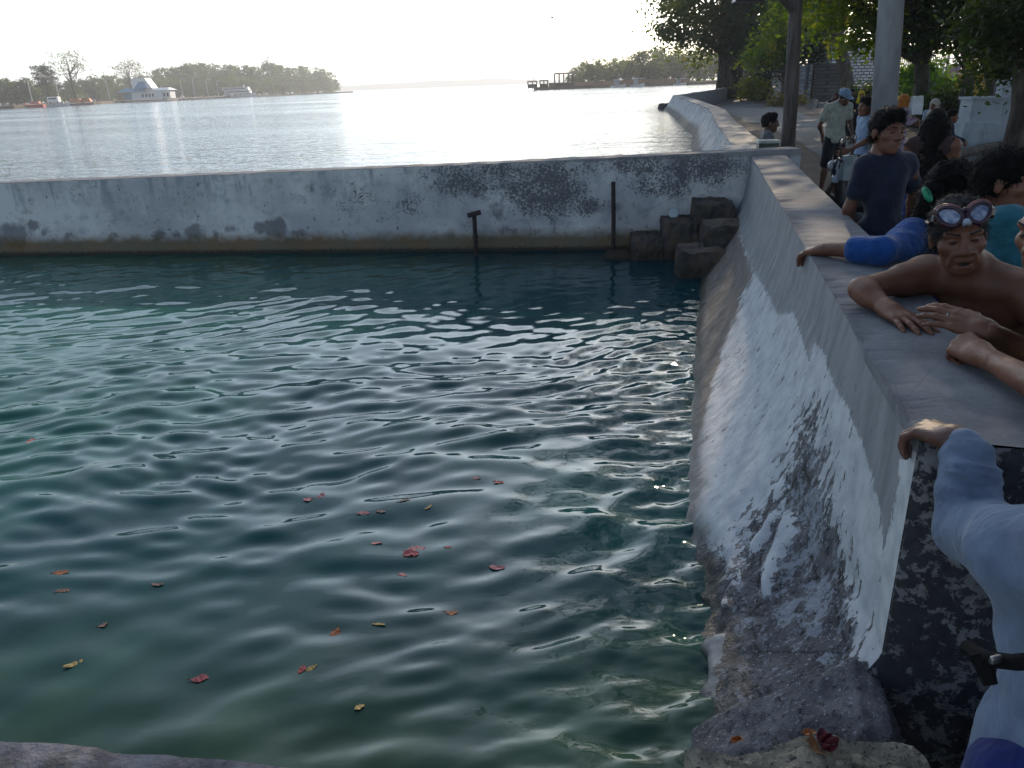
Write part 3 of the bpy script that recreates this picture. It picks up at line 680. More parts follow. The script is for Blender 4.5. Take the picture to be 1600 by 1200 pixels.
def tree(label, base, top, r0, lobes, nclump, per, spread, size, mleaf, mtrunk, seed, group=None, nb=14, name='tree', cat='tree', shell=.55, droop=.2, link=True, aspect=.5):
    rng = np.random.default_rng(seed); base = np.array(base, float)
    t = thing(name, label, cat, base, 0, group)
    P, C = crown_points([(np.array(c)-base, r) for c, r in lobes], nclump, per, spread, rng, shell)
    V, F = leaves(P, size, rng, aspect, droop)
    mesh_np('crown', V, F, mleaf, t)
    tg = C[rng.choice(len(C), min(nb, len(C)), replace=False)]
    trunk_mesh((0, 0, -.2), np.array(top)-base, r0, tg, rng).build('trunk', mtrunk, t, smooth=True)
    return t
g = G('bark'); co = g.coord(); a = g.noise(5, 6, .7, g.mapping(co, (1, 1, .25))); g.set(Base_Color=g.mix(g.ramp(a, .35, .65), (.035, .028, .022), (.12, .10, .08)), Roughness=.95); g.bump(a, .9, .03); M_BARK = g.m
M_LF_FAR = leaf_mat('far_leaves', (.040, .068, .016), (.085, .120, .030), .3, .12)
M_LF_FAR2 = leaf_mat('far_dark_leaves', (.028, .042, .030), (.050, .065, .040), .2, .15)
M_LF_DRY = leaf_mat('far_sparse_leaves', (.085, .075, .050), (.13, .11, .07), .3, .2)
# prototypes for the wooded shores (about 10 m tall at scale 1)
def proto(seed, lobes, ncl, per, spread, size, ml, **k):
    return tree('x', (0, 0, 0), (0, 0, 4.2), .28, lobes, ncl, per, spread, size, ml, M_BARK, seed, **k)
PR = []
PR.append(proto(1, [((0, 0, 6.2), (4.6, 4.6, 3.6)), ((2.5, -1, 4.4), (3.2, 3.2, 2.8)), ((-2.6, -.5, 4.2), (3, 3, 2.8)), ((0, -2, 2.6), (3.8, 2.6, 2.2))], 90, 26, .62, .75, M_LF_FAR))
PR.append(proto(2, [((0, 0, 6.8), (3.6, 3.6, 3.4)), ((1.8, -1, 4.0), (3.6, 3.0, 3.0)), ((-2.2, -1, 3.4), (3.0, 3, 2.8)), ((-.5, -1.5, 2.2), (4.2, 2.4, 2.0))], 90, 26, .6, .7, M_LF_FAR))
PR.append(proto(3, [((0, 0, 5.6), (4.8, 4.4, 3.2)), ((2.0, -1.2, 3.2), (3.6, 3.0, 2.6)), ((-2.2, -1, 3.4), (3.4, 3, 2.8))], 90, 26, .6, .7, M_LF_FAR2))
used_p = [False]*3
def put_tree(kind, x, y, s, rz, label, group, sz=1.0):
    o = PR[kind] if not used_p[kind] else copy_tree(PR[kind])
    used_p[kind] = True
    o.location = (x, y, .5); o.scale = (s, s, s*sz); o.rotation_euler = (0, 0, rz); o['label'] = label; o['group'] = group
    return o
def far_x(px, y): return float(at_y(px, 140, y)[0])
rng = np.random.default_rng(21)
# island: rows of trees, heights follow the skyline of the photograph (top of crown in pixels at given column)
skx = [0, 40, 70, 100, 140, 180, 240, 270, 300, 345, 380, 410, 430, 460, 500, 520, 531]
sky_ = [128, 128, 132, 132, 124, 126, 122, 112, 109, 107, 109, 108, 108, 111, 112, 118, 124]
def hor(px): return 132-.0367*(px-800)
for i, px in enumerate(np.concatenate([np.linspace(-60, 150, 19), np.linspace(158, 518, 34)])):
    D = np.interp(px, [-60, 60, 150, 260, 400, 518], [250, 270, 380, 450, 520, 660])+rng.uniform(6, 26)
    top = np.interp(px, skx, sky_)+rng.normal(0, 1.6); H = CAMZ+(hor(px)-top)/FPX*D*1.02
    dark = px < 150
    lab = ('dark leafy tree in the row behind the moored boats on the far shore' if dark else 'hazy green tree in the wooded bank between the blue pavilion and the point')
    put_tree((2 if dark and i % 3 else int(rng.integers(0, 2))), far_x(px, D), D, H/9.9, rng.uniform(0, 6.28), lab, 'trees behind the far boats' if dark else 'trees on the far wooded point', rng.uniform(.92, 1.04))
for px in np.linspace(150, 512, 22):            # a lower front row at the waterline
    D = np.interp(px, [150, 260, 400, 518], [372, 430, 496, 640])+rng.uniform(0, 5)
    H = CAMZ+(hor(px)-np.interp(px, skx, sky_))/FPX*D*rng.uniform(.45, .72)
    put_tree(int(rng.integers(0, 2)), far_x(px, D), D, H/9.9, rng.uniform(0, 6.28), 'low bushy tree at the water edge of the far wooded bank', 'waterside trees on the far bank')
# right peninsula
skx2 = [895, 905, 930, 960, 985, 1010, 1030, 1060, 1100, 1160]; sky2 = [112, 106, 100, 96, 92, 86, 82, 84, 86, 80]
for i, px in enumerate(np.linspace(898, 1190, 24)):
    D = 216+rng.uniform(4, 26); top = np.interp(px, skx2, sky2)+rng.normal(0, 2.0); H = CAMZ+(hor(px)-top)/FPX*D
    put_tree(int(rng.integers(0, 2)), far_x(px, D), D, H/9.9, rng.uniform(0, 6.28), 'pale hazy tree on the peninsula beyond the sea wall', 'trees on the right peninsula')
# three that stand out against the sky on the island, one on the point
def sparse(label, px, D, toppx, basepx, w, seed, ml, ncl, per, size, spread, hfrac=.62):
    x = far_x(px, D); zt = CAMZ+(hor(px)-toppx)/FPX*D; b = np.array([x, D, .5]); R = w/2/FPX*D
    lob = [((x, D, zt*hfrac), (R*.95, R*.9, zt*.26)), ((x+R*.35, D, zt*.80), (R*.6, R*.6, zt*.17)), ((x-R*.4, D, zt*.78), (R*.55, R*.55, zt*.17))]
    tree(label, b, (x, D, zt*.55), R*.045+.12, lob, ncl, per, spread, size, ml, M_BARK, seed, nb=30, shell=.35)
sparse('tallest airy tree with sparse brown foliage on the far left shore', 115, 292, 86, 165, 58, 31, M_LF_DRY, 120, 9, .55, .75)
sparse('airy flat-crowned tree standing just left of the blue-roofed pavilion', 205, 400, 99, 158, 48, 32, M_LF_DRY, 110, 9, .7, .9, .72)
sparse('dense dark round tree left of the tallest airy tree on far shore', 74, 285, 106, 165, 38, 33, M_LF_FAR2, 90, 22, .6, .6, .66)
sparse('dark clump of foliage sticking up above the far wooded point', 424, 545, 99, 148, 20, 34, M_LF_FAR2, 40, 16, .9, .8, .8)
# ------------------------------------------------------------------ pavilion, jetty, boats on the left shore
def pxl_pt(px, py_off, D): return np.array([far_x(px, D), D])
M_WHITE = mat('white_paint', (.78, .78, .76), .5, .06); M_BLUE = mat('blue_roof_paint', (.03, .24, .44), .5, .15); M_DARK = mat('dark_opening', (.03, .035, .04), .6)
D = 345; x0 = far_x(190, D); x1 = far_x(268, D); Wd = x1-x0
pv = thing('pavilion', 'white waterside pavilion with a blue hipped roof on the far shore', 'building', ((x0+x1)/2, D, 0))
hw = Wd/2
mb = MB(); mb.box((hw*.12, 0, 2.6), (Wd*.62, 7, 3.4)); mb.box((hw*.66, .4, 2.4), (Wd*.34, 5.5, 2.6)); mb.build('wall', M_WHITE, pv)
mb = MB(); mb.box((-hw*.62, .2, 2.3), (Wd*.22, 5, 2.6)); mb.build('side_wall', M_BLUE, pv)
for i, q in enumerate(np.linspace(-.05, .90, 8)):
    MB().box((hw*q, -3.52 if q < .4 else -2.4, 2.5), (.75, .12, 1.3)).build('window', M_DARK, pv)
mb = MB()
def hip(mb, cx, cy, w, d, z0, z1, rw, rd):
    mb.add([(cx-w/2, cy-d/2, z0), (cx+w/2, cy-d/2, z0), (cx+w/2, cy+d/2, z0), (cx-w/2, cy+d/2, z0), (cx-rw/2, cy-rd/2, z1), (cx+rw/2, cy-rd/2, z1), (cx+rw/2, cy+rd/2, z1), (cx-rw/2, cy+rd/2, z1)], [(3, 2, 1, 0), (4, 5, 6, 7), (0, 1, 5, 4), (1, 2, 6, 5), (2, 3, 7, 6), (3, 0, 4, 7)])
hip(mb, -hw*.42, 0, Wd*.62, 9, 4.1, 5.4, Wd*.34, 4); mb.build('roof', M_BLUE, pv)
mb = MB(); hip(mb, hw*.5, .2, Wd*.56, 8.4, 4.3, 5.3, Wd*.42, 3); mb.build('white_roof', M_WHITE, pv)
mb = MB(); mb.add([(-hw*.42, -3.2, 5.2), (hw*.36, -3.2, 5.2), (hw*.12, -3.0, 9.2), (-hw*.42, -3.0, 9.2), (-hw*.42, 3, 5.2), (hw*.36, 3, 5.2), (hw*.12, 2.8, 9.2), (-hw*.42, 2.8, 9.2)], [(0, 1, 2, 3), (7, 6, 5, 4), (0, 3, 7, 4), (1, 5, 6, 2), (3, 2, 6, 7)]); mb.build('tower_roof', M_WHITE, pv)
mb = MB(); mb.add([(-hw*.36, -3.3, 5.2), (hw*.16, -3.3, 5.2), (hw*.10, -3.12, 7.8), (-hw*.14, -3.12, 7.8)], [(0, 1, 2, 3)]); mb.add([(-hw*.36, -3.24, 5.2), (hw*.16, -3.24, 5.2), (hw*.10, -3.06, 7.8), (-hw*.14, -3.06, 7.8)], [(3, 2, 1, 0)]); mb.build('gable_panel', M_BLUE, pv)
mb = MB(); mb.box((0, -1, .45), (Wd*1.02, 12, .5)); mb.build('deck', mat('jetty_concrete', (.22, .21, .20), .9, .3, .5), pv)
for q in np.linspace(-.95, .95, 9): MB().tube([(hw*q, -6, -.8), (hw*q, -6, .4)], .22, 6).build('pile', _mats['jetty_concrete'], pv)
jt = thing('jetty', 'long low concrete jetty on piles between the pavilion and the white ferry', 'jetty', (0, 0, 0))
pa = np.array([far_x(262, 350), 350]); pb = np.array([far_x(346, 460), 460])
for t in [0]:
    d = (pb-pa); L = np.linalg.norm(d); an = math.atan2(d[1], d[0])
    MB().box(((pa[0]+pb[0])/2, (pa[1]+pb[1])/2, .85), (L, 3, .35), an).build('deck', _mats['jetty_concrete'], jt)
    for q in np.linspace(.02, .98, 14): c = pa+d*q; MB().box((c[0], c[1]-1.2, .1), (.9, .9, 1.3)).build('pile', _mats['jetty_concrete'], jt)
M_POLE = mat('pale_metal_post', (.35, .36, .36), .5)
def shore_lamp(px, D, ht, label, arm=1):
    t = thing('street_lamp', label, 'street lamp', (far_x(px, D), D, .8), 0, 'lamps along the far jetty')
    MB().tube([(0, 0, 0), (0, 0, ht)], .16, 6).build('post', M_POLE, t); m = MB(); m.tube([(0, 0, ht), (arm*.6, 0, ht+.45), (arm*1.5, 0, ht+.5)], .12, 6); m.box((arm*1.7, 0, ht+.45), (.9, .3, .16)); m.build('lamp_head', M_POLE, t)
for px, D, ht in ((284, 372, 7.5), (303, 390, 8.5), (324, 410, 7.8), (340, 430, 7.2)): shore_lamp(px, D, ht, 'slim lamp post on the jetty between pavilion and ferry')
shore_lamp(89, 262, 7.8, 'leaning lamp post directly above the white speedboats', -1); shore_lamp(46, 258, 7.4, 'lamp post above the red boat', -1); shore_lamp(168, 360, 8.4, 'lamp post between the boats and the pavilion', 1)
def boat(label, px, D, L, H, hull_col, cab, rz, name='boat', parts=None, group=None):
    t = thing(name, label, 'boat', (far_x(px, D), D, 0), rz, group)
    mb = MB(); V = []; F = []; n = 12
    for i in range(n):
        q = i/(n-1); x = (q-.5)*L; w = L*.14*(1-max(0, (q-.55)/.45)**2.2)+.03; sh = H*(.75+.55*max(0, (q-.45)/.55)**2)
        V += [(x, -w, sh), (x, -w*.75, .0), (x, 0, -.35), (x, w*.75, .0), (x, w, sh)]
    F = [(i*5+j, (i+1)*5+j, (i+1)*5+j+1, i*5+j+1) for i in range(n-1) for j in range(4)]+[(i*5, i*5+4, (i+1)*5+4, (i+1)*5) for i in range(n-1)]+[tuple(range(5)), tuple((n-1)*5+j for j in range(5))[::-1]]
    mb.add(V, F); mb.build('hull', mat('hull_'+hull_col[0], hull_col[1], .4, .1), t)
    for (nm, c, s, m, tp) in cab: MB().box((c[0]*L, 0, c[2]), (s[0]*L, s[1], s[2]), 0, tp).build(nm, m, t)
    return t
M_WIN = mat('boat_window', (.04, .05, .06), .2)
boat('white two-deck passenger ferry at the jetty end below the wooded point', 374, 470, 18.5, 1.8, ('white', (.72, .72, .70)), [('cabin', (-.05, 0, 2.9), (.78, 4.2, 1.7), M_WHITE, 1), ('window_band', (-.05, 0, 3.0), (.70, 4.3, .55), M_WIN, 1), ('upper_deck', (-.10, 0, 4.5), (.82, 4.4, 1.2), M_WHITE, .95), ('upper_window_band', (-.12, 0, 4.6), (.66, 4.5, .45), M_WIN, .97), ('canopy', (-.14, 0, 5.4), (.86, 4.8, .2), M_WHITE, 1), ('funnel', (.15, 0, 6.0), (.05, .8, 1.2), M_WHITE, .7)], 0)
boat('bright red boat at the left end of the far shore', 47, 246, 6.2, 1.0, ('red', (.62, .06, .03)), [('cabin', (-.12, 0, 1.4), (.4, 1.4, .7), mat('faded_red', (.5, .09, .06), .6), .9), ('windscreen', (.08, 0, 1.75), (.04, 1.2, .5), M_WIN, .9)], math.pi)
boat('white cabin cruiser moored behind the speedboat on far shore', 82, 256, 5.0, 1.2, ('white', (.7, .7, .7)), [('cabin', (-.05, 0, 2.1), (.7, 1.9, 1.6), M_WHITE, .92), ('window', (-.05, -.1, 2.3), (.5, 1.95, .35), M_WIN, .95)], 0)
boat('small bright white speedboat in front of the cabin cruiser', 92, 248, 4.4, .9, ('white', (.7, .7, .7)), [('windscreen', (.05, 0, 1.2), (.12, 1.0, .5), M_WIN, .8), ('engine', (-.5, 0, .9), (.08, .5, .8), M_DARK, .9)], .1)
M_OR = mat('orange_tarp', (.55, .20, .08), .7, .3, .6)
for px, L, lab in ((115, 5.0, 'orange covered raft on the far shore, left of the pair'), (131, 4.4, 'orange covered raft on the far shore, right of the pair')):
    boat(lab, px, 272, L, .8, ('grey', (.25, .2, .18)), [('cover', (0, 0, 1.5), (.8, 1.8, 1.2), M_OR, .7), ('flag_pole', (.2, 0, 2.2), (.03, .1, 2.4), M_POLE, 1)], .05)
boat('small dark canoe off the tip of the far wooded point', 542, 600, 9.0, .5, ('dark', (.04, .04, .045)), [('seat', (0, 0, .55), (.1, 1.2, .3), M_DARK, 1), ('seat', (.3, 0, .7), (.06, .8, .8), M_DARK, .6)], 0)
# ------------------------------------------------------------------ right peninsula huts and boats
M_THATCH = mat('dark_timber', (.075, .06, .05), .9, .3, 2)
def hut(label, px, D, w, h, roofw, n, name='hut', group=None, flagp=False):
    t = thing(name, label, 'hut', (far_x(px, D), D, .55), 0, group)
    for i in range(n):
        for s in (-1, 1): MB().tube([(-w/2+w*i/(n-1), s*1.2, -.3), (-w/2+w*i/(n-1), s*1.2, h)], .10, 6).build('post', M_THATCH, t)
    m = MB(); hip(m, 0, 0, roofw, 3.6, h, h+.35, roofw*.8, 1.4); m.build('roof', M_THATCH, t)
    MB().box((0, 0, .45), (w, 2.6, .9)).build('railing', M_THATCH, t)
    if flagp: MB().tube([(.4, 0, h+.3), (.4, 0, h+1.7)], .06, 5).build('mast', M_THATCH, t)
hut('small dark hut with a mast at the tip of the peninsula', 832, 205, 2.2, 1.35, 2.7, 3, flagp=True)
hut('small open hut second from the tip of the peninsula', 850, 206, 1.9, 1.45, 2.4, 3)
hut('tall open pergola on posts beside the peninsula trees', 881, 208, 4.6, 3.0, 5.2, 5, 'pergola')
boat('little white boat on the reddish beach, left of the two', 966, 200, 3.6, .6, ('white', (.7, .7, .7)), [('canopy', (0, 0, 1.75), (.7, 1.6, .12), M_WHITE, 1), ('cabin', (-.1, 0, 1.1), (.35, 1.0, 1.2), M_POLE, .8)], 0)
boat('little white boat on the reddish beach, right of the two', 996, 199, 3.4, .6, ('white', (.7, .7, .7)), [('canopy', (0, 0, 1.9), (.8, 1.6, .12), M_WHITE, 1), ('cabin', (-.1, 0, 1.1), (.3, 1.0, 1.3), M_POLE, .8)], 0)
boat('faint white boat near the big tree, against the hazy bank', 1062, 196, 3.0, .5, ('white', (.7, .7, .7)), [('canopy', (0, 0, 1.5), (.7, 1.4, .12), M_WHITE, 1), ('cabin', (-.1, 0, .9), (.3, .9, 1.0), M_POLE, .8)], 0)
mb = MB(); m_ = np.array([(x, y) for x, y in ((12, 208), (22, 206.5), (34, 205), (46, 200), (46, 204), (30, 209), (14, 211))]); mb.prism([tuple(p) for p in m_], .6, 1.6)
tag(mb.build('beach_bank', mat('reddish_earth', (.26, .15, .09), .95, .3, .2)), kind='structure')
# bird
q = at_y(863, 28, 60); mb = MB(); mb.ell((0, 0, 0), (.12, .05, .05), 8, 6); mb.add([(-.05, 0, .02), (.08, 0, .02), (-.06, .32, .16), (-.12, .30, .15), (-.06, -.32, .10), (-.12, -.30, .09)], [(0, 1, 2, 3), (1, 0, 5, 4), (3, 2, 1, 0), (4, 5, 0, 1)])
o = mb.build('bird', mat('dark_feathers', (.03, .03, .03), .8)); o.location = tuple(q); tag(o, 'tiny dark bird flying in the bright sky', 'bird')
# ================================================================== HAZE
# ================================================================== ROADSIDE TREES
M_LF_BIG = leaf_mat('broad_leaves', (.038, .060, .018), (.075, .105, .028), .32, .35, ((.13, .055, .025), .62))
M_LF_NEAR = leaf_mat('canopy_leaves', (.040, .075, .012), (.105, .150, .020), .55, .5, ((.26, .25, .03), .56))  # yellow patches and strong transmission stand in for blocked sunlight on the leaves
M_LF_DARK = leaf_mat('dense_leaves', (.020, .036, .014), (.045, .070, .022), .25, .5)
M_LF_PINE = leaf_mat('feathery_leaves', (.026, .050, .026), (.048, .080, .040), .25, .5)
xb = float(at_y(1140, 150, 70)[0])
bigtree = tree('large spreading tree with reddish leaf tips at the bend of the sea wall road', (xb, 70, GZ), (xb-.2, 70, 4.6), .78,
     [((xb-2.2, 70, 8.2), (4.2, 4.5, 3.4)), ((xb-1.0, 70, 12.0), (5.0, 4.5, 3.4)), ((xb+3.2, 70, 8.5), (4.2, 4, 4.0)), ((xb-3.6, 69, 5.2), (2.4, 2.5, 1.5)), ((xb+1.5, 68.5, 5.6), (3.4, 2.5, 1.8)), ((xb-2.4, 69.5, 3.6), (1.2, 1.2, 1.0))],
     330, 85, .75, .38, M_LF_BIG, M_BARK, 51, nb=26, shell=.6)
mb = MB(); mb.tube([(xb-.9, 69.6, GZ-.1), (xb-.75, 69.7, 2.2), (xb-1.2, 69.8, 5.2)], [.55, .42, .22], 8); mb.tube([(xb+.8, 70, GZ-.1), (xb+.6, 70, 2.4), (xb+1.5, 70, 5.4)], [.5, .4, .2], 8)
o = mb.build('side_trunk', M_BARK, bigtree, smooth=True); o.location = (-xb, -70, -GZ)
def px_tree(label, px, D, toppx, w, seed, ml, r0, lobes_px, ncl, per, size, spread, name='tree', htrunk=None, nb=16, shell=.5, droop=.2, aspect=.5):
    """lobes given as (px, py, rx_px, ry_px) at distance D (metres from depth)"""
    x = float(at_y(px, 150, D)[0]); L = []
    for (a, b, rx, ry, dd) in lobes_px:
        c = at_y(a, b, D+dd); s = (D+dd)*1.02/FPX; L.append((tuple(c), (rx*s, rx*s*.9, ry*s)))
    zt = htrunk if htrunk else float(np.mean([c[0][2] for c in L]))*.6
    return tree(label, (x, D, GZ), (x+.02*D*0, D, zt), r0, L, ncl, per, spread, size, ml, M_BARK, seed, name=name, nb=nb, shell=shell, droop=droop, aspect=aspect)
px_tree('dark feathery conifer-like tree left of the wooden lamp post', 1198, 66, 0, 0, 52, M_LF_PINE, .3, [(1192, 30, 46, 60, 0), (1190, -70, 30, 60, 0), (1200, 85, 45, 28, 0)], 120, 60, .42, .7, aspect=.22, droop=.6)
px_tree('mid green tree behind the pale stone wall, right of the lamp post', 1262, 60, 0, 0, 53, M_LF_DARK, .3, [(1244, 50, 46, 50, 0), (1250, -60, 60, 60, 0), (1228, 82, 34, 17, 0)], 130, 60, .36, .62)
px_tree('bushy tree with bright yellow-green leaf tips beside the lamp post', 1226, 52, 0, 0, 54, M_LF_NEAR, .22, [(1226, 40, 24, 36, 0), (1207, 78, 24, 17, 0), (1186, 94, 16, 13, 0)], 60, 44, .3, .5)
px_tree('tree with bright green hanging leaves left of the grey concrete pole', 1436, 27, 0, 0, 55, M_LF_NEAR, .26, [(1328, 30, 44, 34, 0), (1290, -40, 60, 60, -1), (1345, 62, 30, 20, -.5), (1425, 36, 56, 38, 1), (1400, -60, 110, 70, 0), (1455, 15, 60, 50, 0)], 190, 56, .21, .38, htrunk=3.2, nb=30)
px_tree('dark leafy tree with a pale crooked branch above the yellow wall', 1508, 25, 0, 0, 56, M_LF_DARK, .2, [(1520, 8, 70, 58, 0), (1580, 66, 50, 36, -1), (1500, -60, 110, 70, 0), (1470, 50, 36, 20, 0), (1590, 20, 50, 60, -2)], 190, 56, .2, .38, htrunk=2.6, nb=26)
px_tree('tree at the right edge with a mottled trunk beside the white monument', 1597, 14, 0, 0, 57, M_LF_DARK, .17, [(1590, 60, 60, 50, 0), (1556, 105, 30, 20, .5), (1620, -20, 100, 80, 0), (1554, 136, 10, 7, .5)], 120, 50, .13, .25, htrunk=2.8, nb=20)
# tall canopies overhead (their crowns are above the picture, their shade falls on wall, road and pool)
tree('tall shade tree beyond the motorcycles, crown arching over the road', (13.6, 21.5, GZ), (11.8, 22, 7.0), .34,
     [((9.6, 23.5, 10.2), (3.4, 4.0, 3.6)), ((13.5, 24, 9.4), (4.2, 4, 3.4)), ((10.5, 22.5, 7.2), (2.9, 3.2, 1.9)), ((11.5, 24, 13.2), (3.6, 3.6, 2.0)), ((15.5, 21.5, 7.2), (3.2, 3.2, 2.4)), ((12.0, 27, 6.9), (4.2, 3, 2.1))], 300, 48, .5, .26, M_LF_NEAR, M_BARK, 58, nb=30)
tree('tall roadside tree beyond the utility pole, crown hanging over the far road', (19.5, 45, GZ), (17, 44.5, 6.0), .36,
     [((15.0, 44, 9.0), (4.6, 4.2, 2.3)), ((19, 45, 9.6), (4.4, 4, 3.0)), ((12.5, 40, 8.6), (3.2, 3.2, 1.6))], 200, 48, .55, .30, M_LF_NEAR, M_BARK, 61, nb=26)
tree('shade tree behind the seated people, crown high over the wall', (12.3, 13.2, GZ), (9.6, 13, 5.4), .28,
     [((6.6, 13.6, 6.9), (2.1, 2.8, 1.7)), ((9.2, 13.0, 7.2), (3.0, 3.2, 2.2)), ((12.6, 12.4, 7.4), (3.2, 3.2, 2.6)), ((8.6, 9.4, 6.6), (2.6, 2.6, 1.5)), ((2.4, 12.3, 5.6), (1.7, 2.6, 1.3)), ((1.9, 8.5, 5.5), (1.3, 2.2, 1.2)), ((3.8, 17, 5.4), (1.6, 2.6, 1.0)), ((4.6, 12.5, 6.3), (1.6, 2.4, 1.2))], 330, 50, .42, .2, M_LF_DARK, M_BARK, 59, nb=24)
tree('spreading shade tree just outside the right edge, crown above the leaning people', (8.6, 4.6, GZ), (6.6, 5.2, 4.4), .26,
     [((3.3, 8.3, 5.7), (2.3, 2.6, 1.3)), ((4.4, 4.2, 5.4), (2.5, 3.0, 1.2)), ((7.0, 6.0, 5.8), (3.0, 3.4, 1.8)), ((3.6, 1.0, 5.3), (2.2, 2.2, 1.1)), ((8.0, 1.5, 5.4), (3.2, 3.2, 2.0)), ((9.5, 9, 5.2), (3, 3, 2.2))], 210, 44, .42, .19, M_LF_DARK, M_BARK, 60, nb=28)
# ================================================================== WALLS AND BUILDINGS BY THE ROAD
def brick_mat(name, ca, cb, mortar, scale, bw=.5, rh=.25, msize=.03, var=.5):
    g = G(name); uv = g.coord('Object')
    s = g.sep(uv); cmb = g.N.new('ShaderNodeCombineXYZ'); g.L.new(g.math('ADD', s[0], s[1]), cmb.inputs[0]); g.L.new(s[2], cmb.inputs[1])
    wob = g.noise(6, 3, v=uv)
    b = g.N.new('ShaderNodeTexBrick'); b.inputs['Scale'].default_value = scale; b.inputs['Brick Width'].default_value = bw; b.inputs['Row Height'].default_value = rh; b.inputs['Mortar Size'].default_value = msize; b.inputs['Mortar Smooth'].default_value = .2
    for k, v in (('Color1', ca), ('Color2', cb), ('Mortar', mortar)): b.inputs[k].default_value = (*v, 1)
    vm = g.N.new('ShaderNodeVectorMath'); vm.operation = 'MULTIPLY_ADD'; g.L.new(wob, vm.inputs[0]); vm.inputs[1].default_value = (.08, .06, 0); g.L.new(cmb.outputs[0], vm.inputs[2]); g.L.new(vm.outputs[0], b.inputs['Vector'])
    n = g.noise(1.5, 5, .65, uv)
    g.set(Base_Color=g.mix(g.ramp(n, .45, .72, 0, var), b.outputs['Color'], tuple(c*.35 for c in ca)), Roughness=.9); g.bump(b.outputs['Fac'], -.6, .03); return g.m
M_PALEST = brick_mat('pale_stone_blocks', (.36, .37, .40), (.27, .28, .31), (.14, .14, .15), 1.0, .5, .25, .022)
M_DKST = brick_mat('dark_stone_blocks', (.085, .08, .082), (.13, .125, .125), (.05, .048, .05), 1.0, .42, .22, .03)
M_LIME = brick_mat('white_limestone_blocks', (.74, .75, .77), (.60, .61, .64), (.10, .10, .105), 1.55, .62, .31, .055, .25)
def wall_seg(mb, a, b, h, th, z0=GZ-.2):
    a = np.array(a, float); b = np.array(b, float); d = b-a; mb.box(((a[0]+b[0])/2, (a[1]+b[1])/2, (z0+h)/2), (np.linalg.norm(d), th, h-z0), math.atan2(d[1], d[0]))
pw = thing('stone_wall', 'pale grey block wall with dark posts beside the far bend of the road', 'wall', (0, 0, 0))
mb = MB(); wall_seg(mb, (24.7, 74.7), (20.5, 54.5), 2.12, .22); mb.build('block_wall', M_PALEST, pw)
MB().box((22.6, 64.6, 1.17), (4.5*.1, 21, .10), math.atan2(-20.2, -4.2)-math.pi/2).build('coping', M_CAP, pw)
for q in (.0, .42, .99): MB().box((24.7-4.2*q-.1, 74.7-20.2*q, 1.0), (.34, .34, 2.45)).build('post', mat('dark_wall_post', (.06, .065, .08), .8, .3, 5), pw)
mb = MB(); wall_seg(mb, (20.75, 54.2), (22.05, 53.3), 2.1, .3); mb.build('stone_wall', M_DKST); o = bpy.data.objects[[q.name for q in bpy.data.objects if q.name.startswith('stone_wall') and q.type == 'MESH'][0]]; tag(o, 'dark rough stone wall behind the rubble, joining the pale wall', 'wall')
hb = thing('block_house', 'white limestone block house wall, stepped up at its left, behind the cap man', 'building', (0, 0, 0))
xa = float(at_y(1297, 100, 58)[0]); xm = float(at_y(1314, 100, 58)[0]); xe = float(at_y(1382, 100, 58)[0])
mb = MB(); mb.box(((xa+xe)/2, 60, 1.5), (xe-xa, 4, 3.6)); mb.build('wall', M_LIME, hb)
mb = MB(); mb.box(((xa+xm)/2+.1, 60.1, 3.4), (xm-xa, 3.8, 4.4)); mb.build('upper_wall', M_LIME, hb)
mb = MB(); mb.box(((xa+xe)/2+.5, 60.2, 3.42), (xe-xa, 4.2, .2)); mb.build('roof_slab', M_DKST, hb)
th_ = thing('tiled_house', 'low old house with a dark tiled roof behind the big tree', 'building', (float(at_y(1178, 130, 78)[0]), 79, GZ))
MB().box((0, 0, 1.1), (4.2, 4, 2.4)).build('wall', mat('dull_plaster', (.23, .22, .21), .9, .3, 1), th_); mb = MB(); hip(mb, 0, 0, 5.2, 5, 2.2, 3.7, 4.4, .4); mb.build('roof', mat('old_tiles', (.10, .085, .08), .9, .5, 6, .6, 12), th_)
MB().box((-.6, -2.02, 1.2), (.8, .08, .9)).build('window', M_DARK, th_)
# fence, yellow wall, sign
fx0, fx1 = float(at_y(1398, 110, 36)[0]), float(at_y(1478, 110, 36)[0])
fe = thing('metal_fence', 'pale vertical-bar fence between the leaning trunk and the yellow wall', 'fence', ((fx0+fx1)/2, 36, 0))
w_ = fx1-fx0
for z in (.75, 2.25): MB().box((0, 0, z), (w_, .05, .05)).build('rail', M_POLE, fe)
for q in np.linspace(-.5, .5, 26): MB().box((w_*q, 0, 1.45), (.028, .028, 1.7)).build('bar', M_POLE, fe)
for q in (-.5, .0, .5): MB().box((w_*q, -.05, 1.2), (.09, .09, 2.7)).build('post', M_POLE, fe)
MB().box((0, .05, .3), (w_, .2, 1.0)).build('base_wall', M_DKST, fe)
yx0, yx1 = float(at_y(1470, 120, 33)[0]), float(at_y(1542, 120, 33)[0])
yw = thing('yellow_wall', 'low yellow garden wall topped by white railings', 'wall', ((yx0+yx1)/2, 33, 0)); w_ = yx1-yx0
MB().box((0, 0, .5), (w_, .2, 1.7)).build('wall', mat('yellow_paint', (.42, .28, .02), .7, .2, 3), yw)
for z in (1.45, 1.62, 1.95): MB().box((0, 0, z), (w_, .04, .045)).build('rail', M_WHITE, yw)
for q in (-.48, -.2, .14, .48): MB().box((w_*q, 0, 1.65), (.05, .05, .75)).build('post', M_WHITE, yw)
q = at_y(1492, 107, 31.5); sg = thing('notice_sign', 'small faded pink notice board on a post before the yellow wall', 'sign', (q[0], q[1], GZ))
MB().box((0, 0, q[2]-GZ), (.46, .03, .32)).build('board', mat('pink_board', (.55, .30, .36), .6, .2, 6), sg)
